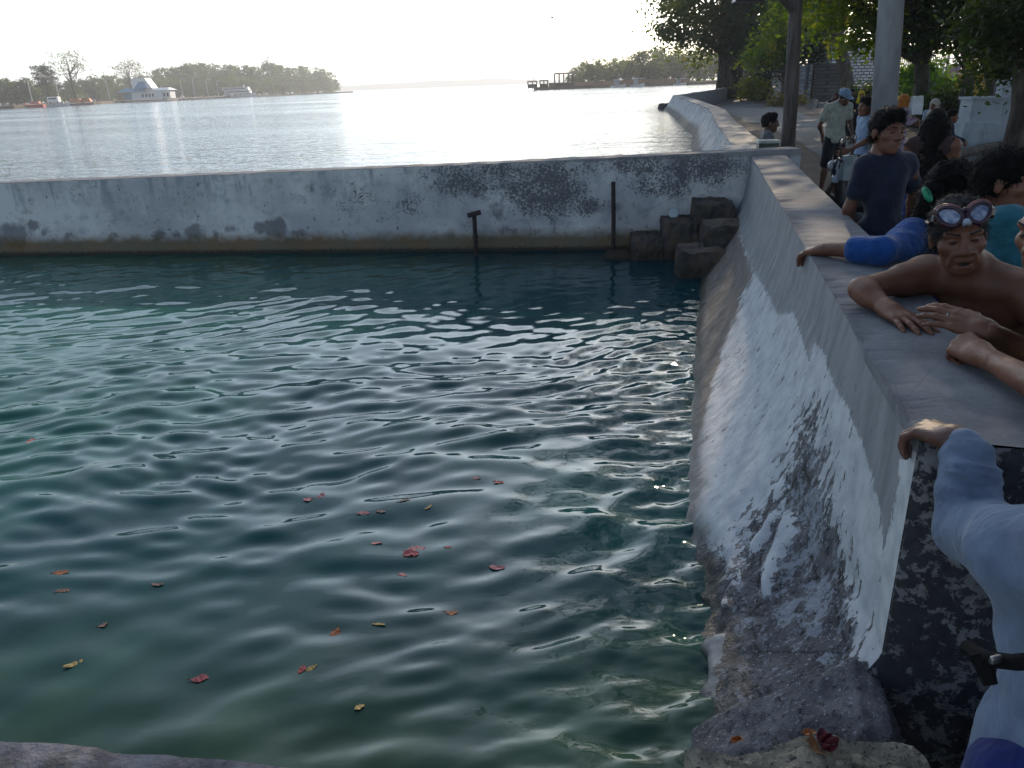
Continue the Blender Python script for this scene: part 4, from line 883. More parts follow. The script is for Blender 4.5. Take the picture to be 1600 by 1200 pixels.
for z in (.06, -.04): MB().box((0, -.018, q[2]-GZ+z), (.34, .008, .05)).build('faded_band', mat('faded_grey', (.5, .48, .52), .7), sg)
MB().box((.0, .04, (q[2]-GZ)/2), (.06, .05, q[2]-GZ)).build('post', M_POLE, sg)
# white stepped monument / gate base
q = at_z(1518, 229, GZ); mo = thing('monument', 'white painted stepped concrete monument with a tall tapering pillar', 'monument', (q[0], q[1], GZ), -.12)
g = G('chalky_white'); co = g.coord(); a = g.noise(2.5, 5, .65, co); b = g.noise(9, 4, .6, g.mapping(co, (1, 1, .2)))
g.set(Base_Color=g.mix(g.ramp(b, .55, .75, 0, .6), g.mix(g.ramp(a, .3, .7), (.42, .47, .50), (.30, .345, .38)), (.12, .12, .13)), Roughness=.85); M_CHALK = g.m
mb = MB(); mb.box((0, 0, .28), (.86, .8, .60), 0, .96); mb.build('lower_base', M_CHALK, mo, bevel=.01)
mb = MB(); mb.box((.05, 0, .83), (.70, .66, .52), 0, .99); mb.build('upper_base', M_CHALK, mo, bevel=.01)
mb = MB(); mb.box((.05, 0, 1.115), (.78, .74, .06)); mb.build('cap', M_CHALK, mo, bevel=.008)
mb = MB(); mb.box((.62, .12, .78), (.46, .5, 1.62), 0, .78); mb.build('pillar', M_CHALK, mo, bevel=.01)
for dx in (-.05, .3): MB().tube([(dx, 0, 1.14), (dx+.02, 0, 1.36)], .014, 6).build('peg', M_RUST, mo)
mb = MB(); mb.box((1.45, .2, .62), (1.15, .3, 1.25)); mb.box((1.45, .2, 1.27), (1.2, .4, .06)); mb.build('side_wall', mat('grey_stained_paint', (.33, .33, .37), .85, .4, 2.5), mo)
# kerb log, rubble, things on the ground
a_ = at_z(1482, 246, GZ+.08); b_ = at_z(1572, 226, GZ+.08)
mb = MB(); mb.tube([tuple(a_), tuple((a_+b_)/2+np.array([0, .05, .02])), tuple(b_)], [.09, .11, .10], 8); tag(mb.build('fallen_log', M_BARK), 'long low log lying on the dirt before the white monument', 'log')
rng = np.random.default_rng(3)
M_RUB = mat('pale_rubble', (.26, .25, .23), .9, .4, 3)
for i in range(16):
    px = rng.uniform(1268, 1316); q = at_z(px, rng.uniform(158, 172), GZ); s = rng.uniform(.14, .42)
    o = lumpy('rubble_stone', [((q[0], q[1], GZ+s*.3), (s*1.3, s, s*.8), rng.uniform(0, 3), .8)], M_RUB, seg=5, amp=.06, origin=(q[0], q[1], GZ), sd=i)
    tag(o, 'loose stone in the rubble heap at the foot of the dark wall', 'stone', 'rubble stones by the dark wall')
for px, py, s, lb in ((1142, 197, .26, 'dark crumpled bag lying on the dirt verge by the sea wall'),):
    q = at_z(px, py, GZ); o = lumpy('crumpled_bag', [((q[0], q[1], GZ+.09), (.5, .35, .2), .4, .6)], mat('black_cloth', (.02, .02, .022), .8), seg=8, amp=.07, origin=(q[0], q[1], GZ)); tag(o, lb, 'bag')
# shrubs and grass
def shrub(label, px, py, D, rx, ry, seed, ml, ncl, per, size, spread, name='shrub', zb=GZ):
    c = at_y(px, py, D); s = D/FPX*1.02; x = float(c[0])
    t = thing(name, label, 'shrub', (x, D, zb)); r = np.random.default_rng(seed)
    P, C = crown_points([((0, 0, float(c[2])-zb), (rx*s, rx*s*.7, ry*s))], ncl, per, spread, r, .3)
    P[:, 2] = np.abs(P[:, 2]); V, F = leaves(P, size, r, .4, -.1); mesh_np('foliage', V, F, ml, t)
    mb = MB()
    for k in C[:10]: mb.tube([(k[0]*.2, k[1]*.2, -.05), tuple(k*np.array([.7, .7, .6])), tuple(k)], [.03, .02, .008], 5, False)
    mb.build('stem', M_BARK, t); return t
M_LF_YEL = leaf_mat('yellow_green_leaves', (.12, .14, .02), (.20, .21, .035), .4, .6)  # bright yellow-green leaf colour
M_LF_GR = leaf_mat('fresh_leaves', (.045, .10, .02), (.085, .16, .035), .4, .6)
shrub('bright yellow-green bush growing beside the road at the bend', 1176, 141, 62, 16, 16, 71, M_LF_YEL, 40, 34, .3, .4)
shrub('dark green hedge bush between bright bush and the pale wall', 1188, 136, 66, 13, 18, 72, M_LF_DARK, 40, 34, .3, .45)
shrub('dry grassy clump at the foot of the pale wall', 1228, 158, 50, 26, 7, 73, leaf_mat('dry_grass', (.13, .11, .05), (.20, .16, .08), .3, .8), 46, 30, .22, .25)
shrub('fresh green bush under the fence bars', 1438, 122, 31, 22, 28, 74, M_LF_GR, 60, 44, .2, .3)
shrub('second fresh green bush left of the yellow wall', 1452, 146, 30, 15, 14, 75, M_LF_GR, 50, 44, .2, .3)
shrub('dark low bushes behind the veiled women', 1474, 170, 26, 32, 15, 76, M_LF_DARK, 70, 44, .18, .3)
shrub('dark bush right of the cap man, behind the far women', 1358, 152, 36, 18, 14, 77, M_LF_DARK, 50, 44, .2, .3)
shrub('dark hedge beyond the white monument pillar', 1568, 162, 24, 28, 15, 78, M_LF_DARK, 70, 44, .17, .3)
shrub('dark hedge under the mottled tree at the right edge', 1600, 150, 22, 30, 34, 79, M_LF_DARK, 60, 44, .17, .3)
# ================================================================== POLES
g = G('weathered_wood'); co = g.coord(); a = g.noise(9, 6, .7, g.mapping(co, (1, 1, .12))); g.set(Base_Color=g.mix(g.ramp(a, .35, .65), (.05, .04, .034), (.145, .125, .11)), Roughness=.9); g.bump(a, .7, .02); M_WOOD = g.m
D = 12.0; pb = at_y(1229, 258, D); pt = at_y(1243, 4, D); d_ = (pt-pb)/(pt[2]-pb[2])
lp = thing('street_lamp', 'leaning weathered wooden lamp post with a dark lamp box on an arm', 'street lamp', (float(pb[0]+d_[0]*(GZ-pb[2])), D, GZ))
top = np.array([d_[0]*(pt[2]-GZ+.35), 0, pt[2]-GZ+.35])
MB().tube([(0, 0, -.3), tuple(top*.5+np.array([.015, 0, 0])), tuple(top)], [.108, .100, .088], 12).build('post', M_WOOD, lp, smooth=True)
a_ = at_y(1239, 16, D-.12)-np.array([*lp.location]); b_ = at_y(1205, -22, D-.12)-np.array([*lp.location])
mb = MB(); mb.tube([tuple(a_), tuple(b_)], .055, 4); mb.build('brace', M_WOOD, lp)
c_ = at_y(1168, -3, D)-np.array([*lp.location]); mb = MB(); mb.box(tuple(c_), (.40, .22, .10), 0, .8); mb.build('lamp_head', mat('dark_lamp_metal', (.03, .032, .04), .4), lp, bevel=.01)
mb = MB(); mb.tube([tuple(c_+np.array([.1, 0, .05])), tuple(c_+np.array([.4, 0, .12])), tuple(top*.98)], .022, 6); mb.build('arm', M_RUST, lp)
D = 9.6; pb = at_y(1381, 200, D); pt = at_y(1394, 0, D); d_ = (pt-pb)/(pt[2]-pb[2])
g = G('grey_concrete_pole'); co = g.coord(); a = g.noise(5, 5, .65, g.mapping(co, (1, 1, .3))); g.set(Base_Color=g.mix(g.ramp(a, .35, .65), (.24, .25, .265), (.37, .38, .39)), Roughness=.85); g.bump(g.noise(50, 3, v=co), .3, .005)
bx = float(pb[0]+d_[0]*(GZ-pb[2]))
mb = MB(); hh_ = 8.0; mb.tube([(0, 0, -.3), (d_[0]*hh_*.5, 0, hh_*.5), (d_[0]*hh_, 0, hh_)], [.150, .128, .105], 24)
o = mb.build('utility_pole', g.m, smooth=True); o.location = (bx, D, GZ); tag(o, 'thick smooth grey concrete utility pole behind the boy', 'pole')
# ================================================================== PEOPLE: bodies grown as one smooth surface
def surface_nets(f, org, h):
    nx, ny, nz = f.shape; s = f < 0
    c = [(0, 0, 0), (1, 0, 0), (0, 1, 0), (1, 1, 0), (0, 0, 1), (1, 0, 1), (0, 1, 1), (1, 1, 1)]
    E_ = [(0, 1), (2, 3), (4, 5), (6, 7), (0, 2), (1, 3), (4, 6), (5, 7), (0, 4), (1, 5), (2, 6), (3, 7)]
    sub = lambda a, o: a[o[0]:nx-1+o[0], o[1]:ny-1+o[1], o[2]:nz-1+o[2]]
    acc = np.zeros((nx-1, ny-1, nz-1, 3), np.float32); cnt = np.zeros((nx-1, ny-1, nz-1), np.float32)
    for a, b in E_:
        fa, fb = sub(f, c[a]), sub(f, c[b]); m = (fa < 0) != (fb < 0)
        t = np.where(m, fa/np.where(m, fa-fb, 1), 0)
        for k in range(3): acc[..., k] += np.where(m, c[a][k]+t*(c[b][k]-c[a][k]), 0)
        cnt += m
    act = cnt > 0; idx = np.full(act.shape, -1, np.int64); idx[act] = np.arange(act.sum())
    ii = np.argwhere(act); V = ii+acc[act]/cnt[act][:, None]; V = V*h+np.array(org)
    Q = []
    for ax in range(3):
        o = [slice(1, None) if k != ax else slice(None) for k in range(3)]
        a0 = [slice(1, n-1) if k != ax else slice(0, n-1) for k, n in enumerate((nx, ny, nz))]
        a1 = [slice(1, n-1) if k != ax else slice(1, n) for k, n in enumerate((nx, ny, nz))]
        s0 = s[tuple(a0)]; s1 = s[tuple(a1)]; p = np.argwhere(s0 != s1)
        if not len(p): continue
        sg = s0[tuple(p.T)]; b = p.copy()
        for k in range(3):
            if k != ax: b[:, k] += 1
        u, v = [(1, 2), (2, 0), (0, 1)][ax]
        d = lambda du, dv: idx[tuple((b-np.eye(3, dtype=int)[u]*du-np.eye(3, dtype=int)[v]*dv).T)]
        q = np.stack([d(0, 0), d(1, 0), d(1, 1), d(0, 1)], 1)
        q[~sg] = q[~sg][:, ::-1]; Q.append(q)
    return V, np.concatenate(Q)
class SDF:
    def __init__(s): s.p = []
    def cap(s, a, b, ra, rb=None, k=.02): s.p.append(('c', np.array(a, float), np.array(b, float), ra, ra if rb is None else rb, k)); return s
    def ell(s, c, r, k=.02, R=None): s.p.append(('e', np.array(c, float), np.array(r, float), R, 0, k)); return s
    def sub(s, c, r, k=.01, R=None): s.p.append(('s', np.array(c, float), np.array(r, float), R, 0, k)); return s
    def cut(s, p, n): s.p.append(('p', np.array(p, float), np.array(n, float), None, 0, 0)); return s
    def mesh(s, h, noise=None):
        lo = np.full(3, 1e9); hi = -lo
        for t, a, b, r0, r1, k in s.p:
            if t == 'c':
                m = max(r0, r1); lo = np.minimum(lo, np.minimum(a, b)-m); hi = np.maximum(hi, np.maximum(a, b)+m)
            elif t == 'e': m = max(b); lo = np.minimum(lo, a-m); hi = np.maximum(hi, a+m)
        lo -= 3*h+.01; hi += 3*h+.01; n = np.ceil((hi-lo)/h).astype(int)+1
        f = np.full(n, .5, np.float32)
        ax = [lo[i]+h*np.arange(n[i]) for i in range(3)]
        for t, a, b, r0, r1, k in s.p:
            pad = k+2.5*h+.01
            if t == 'c': m = max(r0, r1); bl, bh = np.minimum(a, b)-m-pad, np.maximum(a, b)+m+pad
            elif t in 'es': m = max(b); bl, bh = a-m-pad, a+m+pad
            else: bl, bh = lo, hi
            i0 = np.clip(np.floor((bl-lo)/h).astype(int), 0, n-1); i1 = np.clip(np.ceil((bh-lo)/h).astype(int)+1, 1, n)
            if np.any(i1 <= i0): continue
            sl = tuple(slice(i0[i], i1[i]) for i in range(3))
            P = np.stack(np.meshgrid(*[ax[i][sl[i]] for i in range(3)], indexing='ij'), -1)
            if t == 'c':
                d = b-a; L2 = d@d+1e-12; q = np.clip(((P-a)@d)/L2, 0, 1)
                g_ = np.linalg.norm(P-a-q[..., None]*d, axis=-1)-(r0+(r1-r0)*q)
            elif t in 'es':
                q = P-a
                if r0 is not None: q = q@np.array(r0).T
                k0 = np.linalg.norm(q/b, axis=-1); k1 = np.linalg.norm(q/(b*b), axis=-1)+1e-9; g_ = np.where(k0 < 1e-4, -min(b), k0*(k0-1)/k1)
            else: g_ = (P-a)@b
            F0 = f[sl]
            if t in 'ce':
                if k > 0: hh = np.clip(.5+.5*(F0-g_)/k, 0, 1); f[sl] = F0*(1-hh)+g_*hh-k*hh*(1-hh)
                else: f[sl] = np.minimum(F0, g_)
            elif t == 's':
                hh = np.clip(.5-.5*(F0+g_)/k, 0, 1); f[sl] = F0*(1-hh)-g_*hh+k*hh*(1-hh)
            else: f[sl] = np.maximum(F0, g_)
        if noise:
            amp, sc, sd = noise; m = np.abs(f) < amp+2*h
            I = np.argwhere(m); f[m] += amp*fbm(I*h+lo, sc, 3, sd)
        f[0] = f[-1] = .5; f[:, 0] = f[:, -1] = .5; f[:, :, 0] = f[:, :, -1] = .5
        return surface_nets(f, lo, h)
def nv(v): v = np.array(v, float); return v/(np.linalg.norm(v)+1e-9)
def frame(up, fwd):
    """columns side (person's left), forward, up"""
    u = nv(up); f = nv(np.array(fwd, float)-u*(np.array(fwd, float)@u)); sd = np.cross(u, f); return np.stack([sd, f, u], 1)
def M_from(Fm): return Fm.T
def hand(S, w, d, back, thumb, s=1.0, curl=(.25, .35, .3), spread=.10, thumb_open=.7, th_curl=.3, per=None):
    """w wrist, d towards the knuckles, back = normal of the back of the hand, thumb = +1/-1 side along d x back"""
    d = nv(d); b = nv(np.array(back, float)-d*(np.array(back, float)@d)); sd = np.cross(d, b)*thumb; w = np.array(w, float)
    K = []
    for i, (o, L) in enumerate(((.030, .088), (.010, .092), (-.011, .087), (-.030, .078))):
        k = w+d*L*s+sd*o*s+b*.004*s*(1-abs(i-1.3)); K.append(k)
        S.cap(w+sd*o*.55*s-b*.002*s, k, .0145*s, .0115*s, .012*s)
    S.ell(w+d*.05*s-b*.006*s, np.array([.034, .045, .013])*s, .012*s, np.stack([sd, d, b], 1).T)
    Ls = ((.042, .026, .021), (.047, .030, .023), (.044, .028, .022), (.034, .021, .019))
    for i, k in enumerate(K):
        a = spread*(1.5-i); dd = nv(d+sd*a); p = k; c = per[i] if per else curl; ang = 0
        for j, L in enumerate(Ls[i]):
            ang += c[j]; q = p+(dd*math.cos(ang)-b*math.sin(ang))*L*s
            r = (.0098, .0088, .0078)[j]*s*(1 if i < 3 else .88); S.cap(p, q, r*1.06, r*.95, .005*s); p = q
    b0 = w+d*.022*s+sd*.022*s-b*.006*s; td = nv(sd*thumb_open+d*.75-b*.30)
    p1 = b0+td*.045*s; S.cap(b0, p1, .0155*s, .0125*s, .012*s); td2 = nv(td+d*.35-b*th_curl); p2 = p1+td2*.034*s; S.cap(p1, p2, .0115*s, .0100*s, .005*s); p3 = p2+nv(td2-b*th_curl*.6)*.026*s; S.cap(p2, p3, .0098*s, .0080*s, .004*s)
    return K
def head_sdf(S, c, R, s, jaw=1.0, mouth_open=0.0, neck=True, age=0.0):
    T = lambda x, y, z: np.array(c)+R@np.array([x, y, z])*s
    Ri = R.T
    S.ell(T(0, -.012, .030), np.array([.074, .094, .086])*s, .02*s, Ri); S.ell(T(0, .03, -.030), np.array([.060*jaw, .064, .085])*s, .03*s, Ri)
    S.ell(T(0, .038, -.080), np.array([.044*jaw, .044, .034])*s, .025*s, Ri); S.ell(T(0, .066, -.098), np.array([.021, .017, .017])*s, .02*s, Ri)
    for x in (-1, 1):
        S.ell(T(x*.046, .056, -.022), np.array([.022, .020, .018])*s, .02*s, Ri); S.cap(T(x*.012, .084, .020), T(x*.047, .070, .022), .0125*s, .010*s, .012*s)
        S.ell(T(x*.076, -.008, -.008), np.array([.009, .018, .031])*s, .008*s, Ri)
        S.sub(T(x*.031, .097, .000), np.array([.020, .020, .013])*s, .012*s, Ri); S.ell(T(x*.031, .0755, .0), np.array([.0135, .0115, .0110])*s, .003*s, Ri)
        S.ell(T(x*.014, .094, -.036), np.array([.0105, .011, .009])*s, .006*s, Ri)
        if age: S.cap(T(x*.030, .088, -.040), T(x*.042, .072, -.075), .0055*s, .0045*s, .010*s)
    S.cap(T(0, .082, .012), T(0, .104, -.030), .0088*s, .0135*s, .012*s); S.ell(T(0, .106, -.034), np.array([.012, .010, .010])*s, .008*s, Ri)
    S.cap(T(-.019, .082, -.062), T(.019, .082, -.062), .0085*s, .0085*s, .008*s); S.cap(T(-.016, .080, -.076-.012*mouth_open), T(.016, .080, -.076-.012*mouth_open), .0090*s, .0090*s, .008*s)
    if mouth_open: S.sub(T(0, .092, -.071-.006*mouth_open), np.array([.019, .016, .0075*mouth_open])*s, .004*s, Ri)
    else: S.sub(T(0, .095, -.069), np.array([.022, .010, .0022])*s, .004*s, Ri)
    if age:
        S.sub(T(0, .094, .052), np.array([.04, .006, .002])*s, .004*s, Ri); S.sub(T(0, .097, .062), np.array([.04, .006, .002])*s, .004*s, Ri)
    if neck: S.cap(T(0, -.015, -.050), T(0, -.035, -.165), .050*s, .054*s, .02*s)
M_HAIR = mat('black_hair', (.006, .0055, .005), .6, .4, 60, .8, 160, spec=.12); M_GREYHAIR = mat('greying_hair', (.030, .028, .027), .6, .6, 60, .8, 160, spec=.15)
g = G('skin_brown'); co = g.coord(); a = g.noise(9, 4, .6, co); b = g.noise(90, 3, .6, co)
g.set(Base_Color=g.mix(g.ramp(a, .3, .7), (.130, .052, .028), (.200, .085, .048)), Roughness=g.ramp(b, .3, .7, .42, .6)); g.bsdf.inputs['Specular IOR Level'].default_value = .45; g.bump(b, .25, .003); M_SKIN = g.m
g = G('skin_light_brown'); co = g.coord(); a = g.noise(9, 4, .6, co)
g.set(Base_Color=g.mix(g.ramp(a, .3, .7), (.27, .145, .095), (.36, .205, .145)), Roughness=.5); M_SKIN2 = g.m
g = G('skin_dark_brown'); co = g.coord(); a = g.noise(9, 4, .6, co); b = g.noise(80, 3, .6, co)
g.set(Base_Color=g.mix(g.ramp(a, .3, .7), (.075, .032, .022), (.13, .058, .040)), Roughness=.5); g.bump(b, .4, .004); M_SKIN3 = g.m
M_EYE = mat('eye_dark', (.012, .010, .009), .15); M_LIP = mat('lips_brown', (.14, .055, .045), .5); M_TEETH = mat('teeth', (.26, .22, .15), .4); M_MOUTH = mat('mouth_inside', (.02, .008, .007), .6); M_NAIL = mat('finger_nail', (.42, .28, .24), .3)
def cloth(name, col, var=.18, scale=18, rough=.9, pattern=None):
    if name in _mats: return _mats[name]
    g = G(name); co = g.coord(); n = g.noise(scale, 4, .6, co); w = g.noise(7, 3, .6, co, .6)
    c = g.mix(g.ramp(n, .3, .7), tuple(x*(1-var) for x in col), tuple(min(1, x*(1+var)) for x in col))
    if pattern: c = g.mix(g.ramp(g.voro(pattern[1], co), pattern[2], pattern[2]-.05), c, pattern[0])
    g.set(Base_Color=c, Roughness=rough); g.bsdf.inputs['Specular IOR Level'].default_value = .2; g.bsdf.inputs['Sheen Weight'].default_value = .15
    g.bump(g.math('ADD', w, g.math('MULTIPLY', n, .15)), .8, .03); _mats[name] = g.m; return g.m
def put(S, name, m, root, h, base, noise=None, S2=None):
    parts = [S.mesh(h, noise)] if S is not None else []
    for s2, h2 in (S2 or []): parts.append(s2.mesh(h2))
    V = []; F = []; n = 0
    for v, f in parts: V.append(v); F.append(f+n); n += len(v)
    return mesh_np(name, np.concatenate(V)-base, np.concatenate(F), m, root, smooth=True)
def strands(o, n, L):
    """thin hairs standing off the hair mass, merged into the same mesh"""
    if not n: return o
    me = o.data; V = np.empty(len(me.vertices)*3, np.float32); me.vertices.foreach_get('co', V); V = V.reshape(-1, 3)
    F = np.array([list(p.vertices) for p in me.polygons]); r = np.random.default_rng(len(V))
    k = r.integers(0, len(F), n); Q = V[F[k]]; c = (Q*r.dirichlet((1, 1, 1, 1), n)[:, :, None]).sum(1)
    nr = np.cross(Q[:, 2]-Q[:, 0], Q[:, 3]-Q[:, 1]); nr /= np.linalg.norm(nr, axis=1, keepdims=True)+1e-9
    d = nr*.45+np.array([0, 0, -.55])+r.normal(0, .38, (n, 3)); d -= nr*np.minimum(0, (d*nr).sum(1)-.12)[:, None]; d /= np.linalg.norm(d, axis=1, keepdims=True)
    w = np.cross(d, nr); w /= np.linalg.norm(w, axis=1, keepdims=True)+1e-9; l = (L*(.5+r.random(n)))[:, None]; w = w*.0011
    S_ = np.stack([c-nr*.002-w, c-nr*.002+w, c+d*l+w*.35, c+d*l-w*.35], 1).reshape(-1, 3)
    m = me.materials[0]; o2 = mesh_np('hair_tmp', np.concatenate([V, S_]), np.concatenate([F, np.arange(n*4).reshape(-1, 4)+len(V)]), m, link=False, smooth=True)
    o.data = o2.data; bpy.data.objects.remove(o2); o.data.name = o.name; return o
def pose_standing(foot, face, H, over=None):
    """joint positions of a relaxed standing figure; 'over' replaces joints, given in the figure's own frame at 1.70 m height"""
    s = H/1.7; f = nv((face[0], face[1], 0)); R = frame((0, 0, 1), f)
    J = dict(pelvis=(0, 0, .93), chest=(0, .01, 1.27), neck=(0, -.01, 1.45), head=(0, .02, 1.585),
             shL=(.175, -.01, 1.395), elL=(.235, -.02, 1.11), wrL=(.245, .06, .87), shR=(-.175, -.01, 1.395), elR=(-.235, -.02, 1.11), wrR=(-.245, .06, .87),
             hipL=(.09, 0, .90), knL=(.10, .02, .49), anL=(.105, -.01, .08), hipR=(-.09, 0, .90), knR=(-.10, .02, .49), anR=(-.105, -.01, .08))
    J.update({k: v for k, v in (over or {}).items() if k in J})
    W_ = {k: np.array(foot)+R@(np.array(v)*s) for k, v in J.items()}
    W_['headf'] = R@nv((over or {}).get('headf', (0, 1, -.05))); W_['headu'] = R@nv((over or {}).get('headu', (0, 0, 1)))
    for k in ('L', 'R'):
        W_['hd'+k] = R@nv((over or {}).get('hd'+k, (0, .25, -1))); W_['hb'+k] = R@nv((over or {}).get('hb'+k, ((1 if k == 'L' else -1), .2, 0)))
    W_['ft'] = R@np.array([0, 1, 0]); W_['s'] = s; return W_
def person(label, J, base, top=None, bottom=None, hair='short', skin=None, h=.016, hh=.008, group=None, age=0, mouth=0, muscle=0, face=True, hands=(1, 1), legs=True, curl=None, handkw=None, head_s=1.0, folds=False):
    """top: (material, sleeve 'short'|'long'|'none', length below pelvis joint); bottom: (material, 'shorts'|'trousers'|'skirt', length fraction)"""
    skin = skin or M_SKIN; s = J['s']; base = np.array(base, float)
    root = thing('person', label, 'person', base, 0, group)
    up = nv(J['neck']-J['pelvis']); side = nv(J['shL']-J['shR']); fwd = nv(np.cross(side, up)); side = nv(np.cross(up, fwd))
    R = np.stack([side, fwd, up], 1); Ri = R.T
    wd = J.get('w', 1.0)
    def torso(S, g_=0.0, k=.05):
        S.ell(J['chest'], np.array([.150*wd+g_, .100+g_, .17+g_])*s, k*s, Ri); mid = J['pelvis']*.5+J['chest']*.5
        S.ell(mid+R@np.array([0, .005, 0])*s, np.array([.130*wd+g_, .092+g_, .16+g_])*s, k*s, Ri); S.ell(J['pelvis'], np.array([.150*wd+g_, .108+g_, .12+g_])*s, k*s, Ri)
        S.cap(J['shR'], J['shL'], (.058+g_)*s, (.058+g_)*s, k*s)
        for q in 'LR': S.cap(J['neck'], J['sh'+q], (.045+g_*.5)*s, (.042+g_)*s, .04*s)
        if muscle:
            for x in (-1, 1): S.ell(J['chest']+R@np.array([x*.072, .078, .045])*s, np.array([.075, .036, .055])*s, .02*s, Ri); S.cap(J['neck']+R@np.array([x*.02, .045, -.03])*s, J['neck']*.3+J['sh'+('L' if x > 0 else 'R')]*.7+R@np.array([0, .045, .01])*s, .014*s, .012*s, .015*s)
    S = SDF(); torso(S)
    for q in 'LR':
        S.cap(J['sh'+q], J['sh'+q]*.65+J['el'+q]*.35, .056*s, .052*s, .04*s)
        S.cap(J['sh'+q], J['el'+q], .050*s, .037*s, .03*s); m_ = J['el'+q]*.72+J['wr'+q]*.28
        S.cap(J['el'+q], m_, .036*s, .038*s, .02*s); S.cap(m_, J['wr'+q], .037*s, .025*s, .02*s)
        if legs:
            S.cap(J['hip'+q], J['kn'+q], .082*s, .054*s, .04*s); m_ = J['kn'+q]*.68+J['an'+q]*.32; S.cap(J['kn'+q], m_, .052*s, .055*s, .03*s); S.cap(m_, J['an'+q], .053*s, .036*s, .02*s)
            t = J['an'+q]+np.array([0, 0, -.045])*s; S.cap(t-J['ft']*.03*s, t+J['ft']*.13*s, .036*s, .028*s, .02*s)
    HR0 = frame(J['headu'], J['headf']); S.cap(J['neck'], J['head']+HR0@np.array([0, -.022, -.045])*s, .056*s, .050*s, .03*s)
    hs = s**.35*head_s*.98
    HR = frame(J['headu'], J['headf']); Sh = SDF(); head_sdf(Sh, J['head'], HR, hs, age=age, mouth_open=mouth, neck=False)
    extra = [(Sh, hh)]
    hk = handkw or {}
    kn = {}
    for i, q in enumerate('LR'):
        if hands[i]:
            Sd = SDF(); kw = dict(curl=curl or (.3, .4, .35)); kw.update(hk.get(q, {}))
            # thumb side: along d x back * sign
            hand(Sd, J['wr'+q], J['hd'+q], J['hb'+q], kw.pop('thumb', 1 if q == 'L' else -1), s*.98, **kw)
            Sd.cap(J['wr'+q]*.85+J['el'+q]*.15, J['wr'+q]+nv(J['hd'+q])*.02*s, .0275*s, .024*s, .02*s); extra.append((Sd, min(hh, .0048)))
    put(S, 'body', skin, root, h, base, S2=extra)
    T = lambda x, y, z: J['head']+HR@np.array([x, y, z])*hs
    HRi = HR.T
    if face:
        for x in (-1, 1):
            E2 = SDF(); E2.ell(T(x*.031, .0800, -.001), np.array([.0130, .0100, .0046])*hs, .0, HRi); put(E2, 'eye', M_EYE, root, .0022 if hh < .006 else .004, base)
            B2 = SDF(); B2.cap(T(x*.014, .093, .022), T(x*.048, .078, .027), .0048*hs, .0032*hs, 0); put(B2, 'eyebrow', M_HAIR if not age else M_GREYHAIR, root, .0025 if hh < .006 else .004, base)
        L2 = SDF()
        if mouth:
            L2.ell(T(0, .0845, -.071-.006*mouth), np.array([.018, .006, .0075*mouth])*hs, 0, HRi); put(L2, 'mouth', M_MOUTH, root, .002, base)
            T2 = SDF(); 
            for x in (-.006, .007): T2.ell(T(x, .0870, -.077-.006*mouth), np.array([.0026, .0024, .0026])*hs, 0, HRi)
            put(T2, 'teeth', M_TEETH, root, .0014, base)
        else:
            L2.cap(T(-.017, .0865, -.0655), T(.017, .0865, -.0655), .0045*hs, .0045*hs, .003); L2.cap(T(-.013, .0860, -.074), T(.013, .0860, -.074), .0052*hs, .0052*hs, .003); put(L2, 'lips', M_LIP, root, .0022 if hh < .006 else .004, base)
    # hair
    Hh = SDF()
    if hair in ('short', 'grey', 'long', 'tail'):
        Hh.ell(T(0, -.014, .036), np.array([.083, .103, .093])*hs, .0, HRi)
        for x in (-1, 1): Hh.ell(T(x*.066, -.020, -.015), np.array([.014, .034, .032])*hs, .01*hs, HRi)
        if hair != 'grey': Hh.ell(T(0, .05, .095), np.array([.055, .04, .03])*hs, .03*hs, HRi)
        Hh.ell(T(0, -.065, -.03), np.array([.055, .040, .05])*hs, .02*hs, HRi)
        Hh.sub(T(0, .105, -.045), np.array([.070, .085, .108])*hs, .008*hs, HRi)
        for x in (-1, 1): Hh.sub(T(x*.085, .004, -.022), np.array([.022, .024, .032])*hs, .006*hs, HRi)
        Hh.cut(T(0, 0, -.085 if hair in ('long', 'tail') else -.050), HR@np.array([0, 0, -1.0]))
        hm = M_GREYHAIR if hair == 'grey' else M_HAIR
        strands(put(Hh, 'hair', hm, root, max(hh*.9, .004), base, (.010*hs, 55, 4)), 2600 if hh < .006 else 0, .020*hs)
        if hair == 'long':
            L_ = SDF(); L_.ell(T(0, -.03, .02), np.array([.088, .10, .10])*hs, .02, HRi)
            for x, y in ((-.06, -.05), (.06, -.05), (0, -.085), (-.085, -.01), (.085, -.01)): L_.cap(T(x, y, -.02), T(x*1.25, y-.02, -.46+abs(x)*.6), .045*hs, .038*hs, .04)
            L_.sub(T(0, .115, -.05), np.array([.068, .085, .14])*hs, .01, HRi); put(L_, 'long_hair', M_HAIR, root, max(hh, .007), base, (.012, 40, 6))
        if hair == 'tail':
            L_ = SDF(); L_.ell(T(0, -.07, .0), np.array([.06, .06, .07])*hs, .03, HRi); L_.cap(T(0, -.11, -.0), T(.03, -.15, -.16), .05*hs, .03*hs, .04); L_.cap(T(.03, -.15, -.16), T(.03, -.13, -.30), .032*hs, .012*hs, .03); strands(put(L_, 'ponytail', M_HAIR, root, max(hh, .006), base, (.010, 45, 6)), 1500, .035)
    elif isinstance(hair, tuple) and hair[0] == 'hijab':
        Hh.ell(T(0, -.012, .03), np.array([.090, .108, .103])*hs, .02, HRi); Hh.ell(T(0, .01, -.07), np.array([.085, .092, .08])*hs, .04, HRi); Hh.cap(T(0, -.01, -.12), J['chest']*.45+J['neck']*.55+fwd*.02*s, .085*s, .13*s, .05)
        for q in 'LR': Hh.cap(J['neck'], J['sh'+q]*.8+J['chest']*.2, .075*s, .072*s, .05)
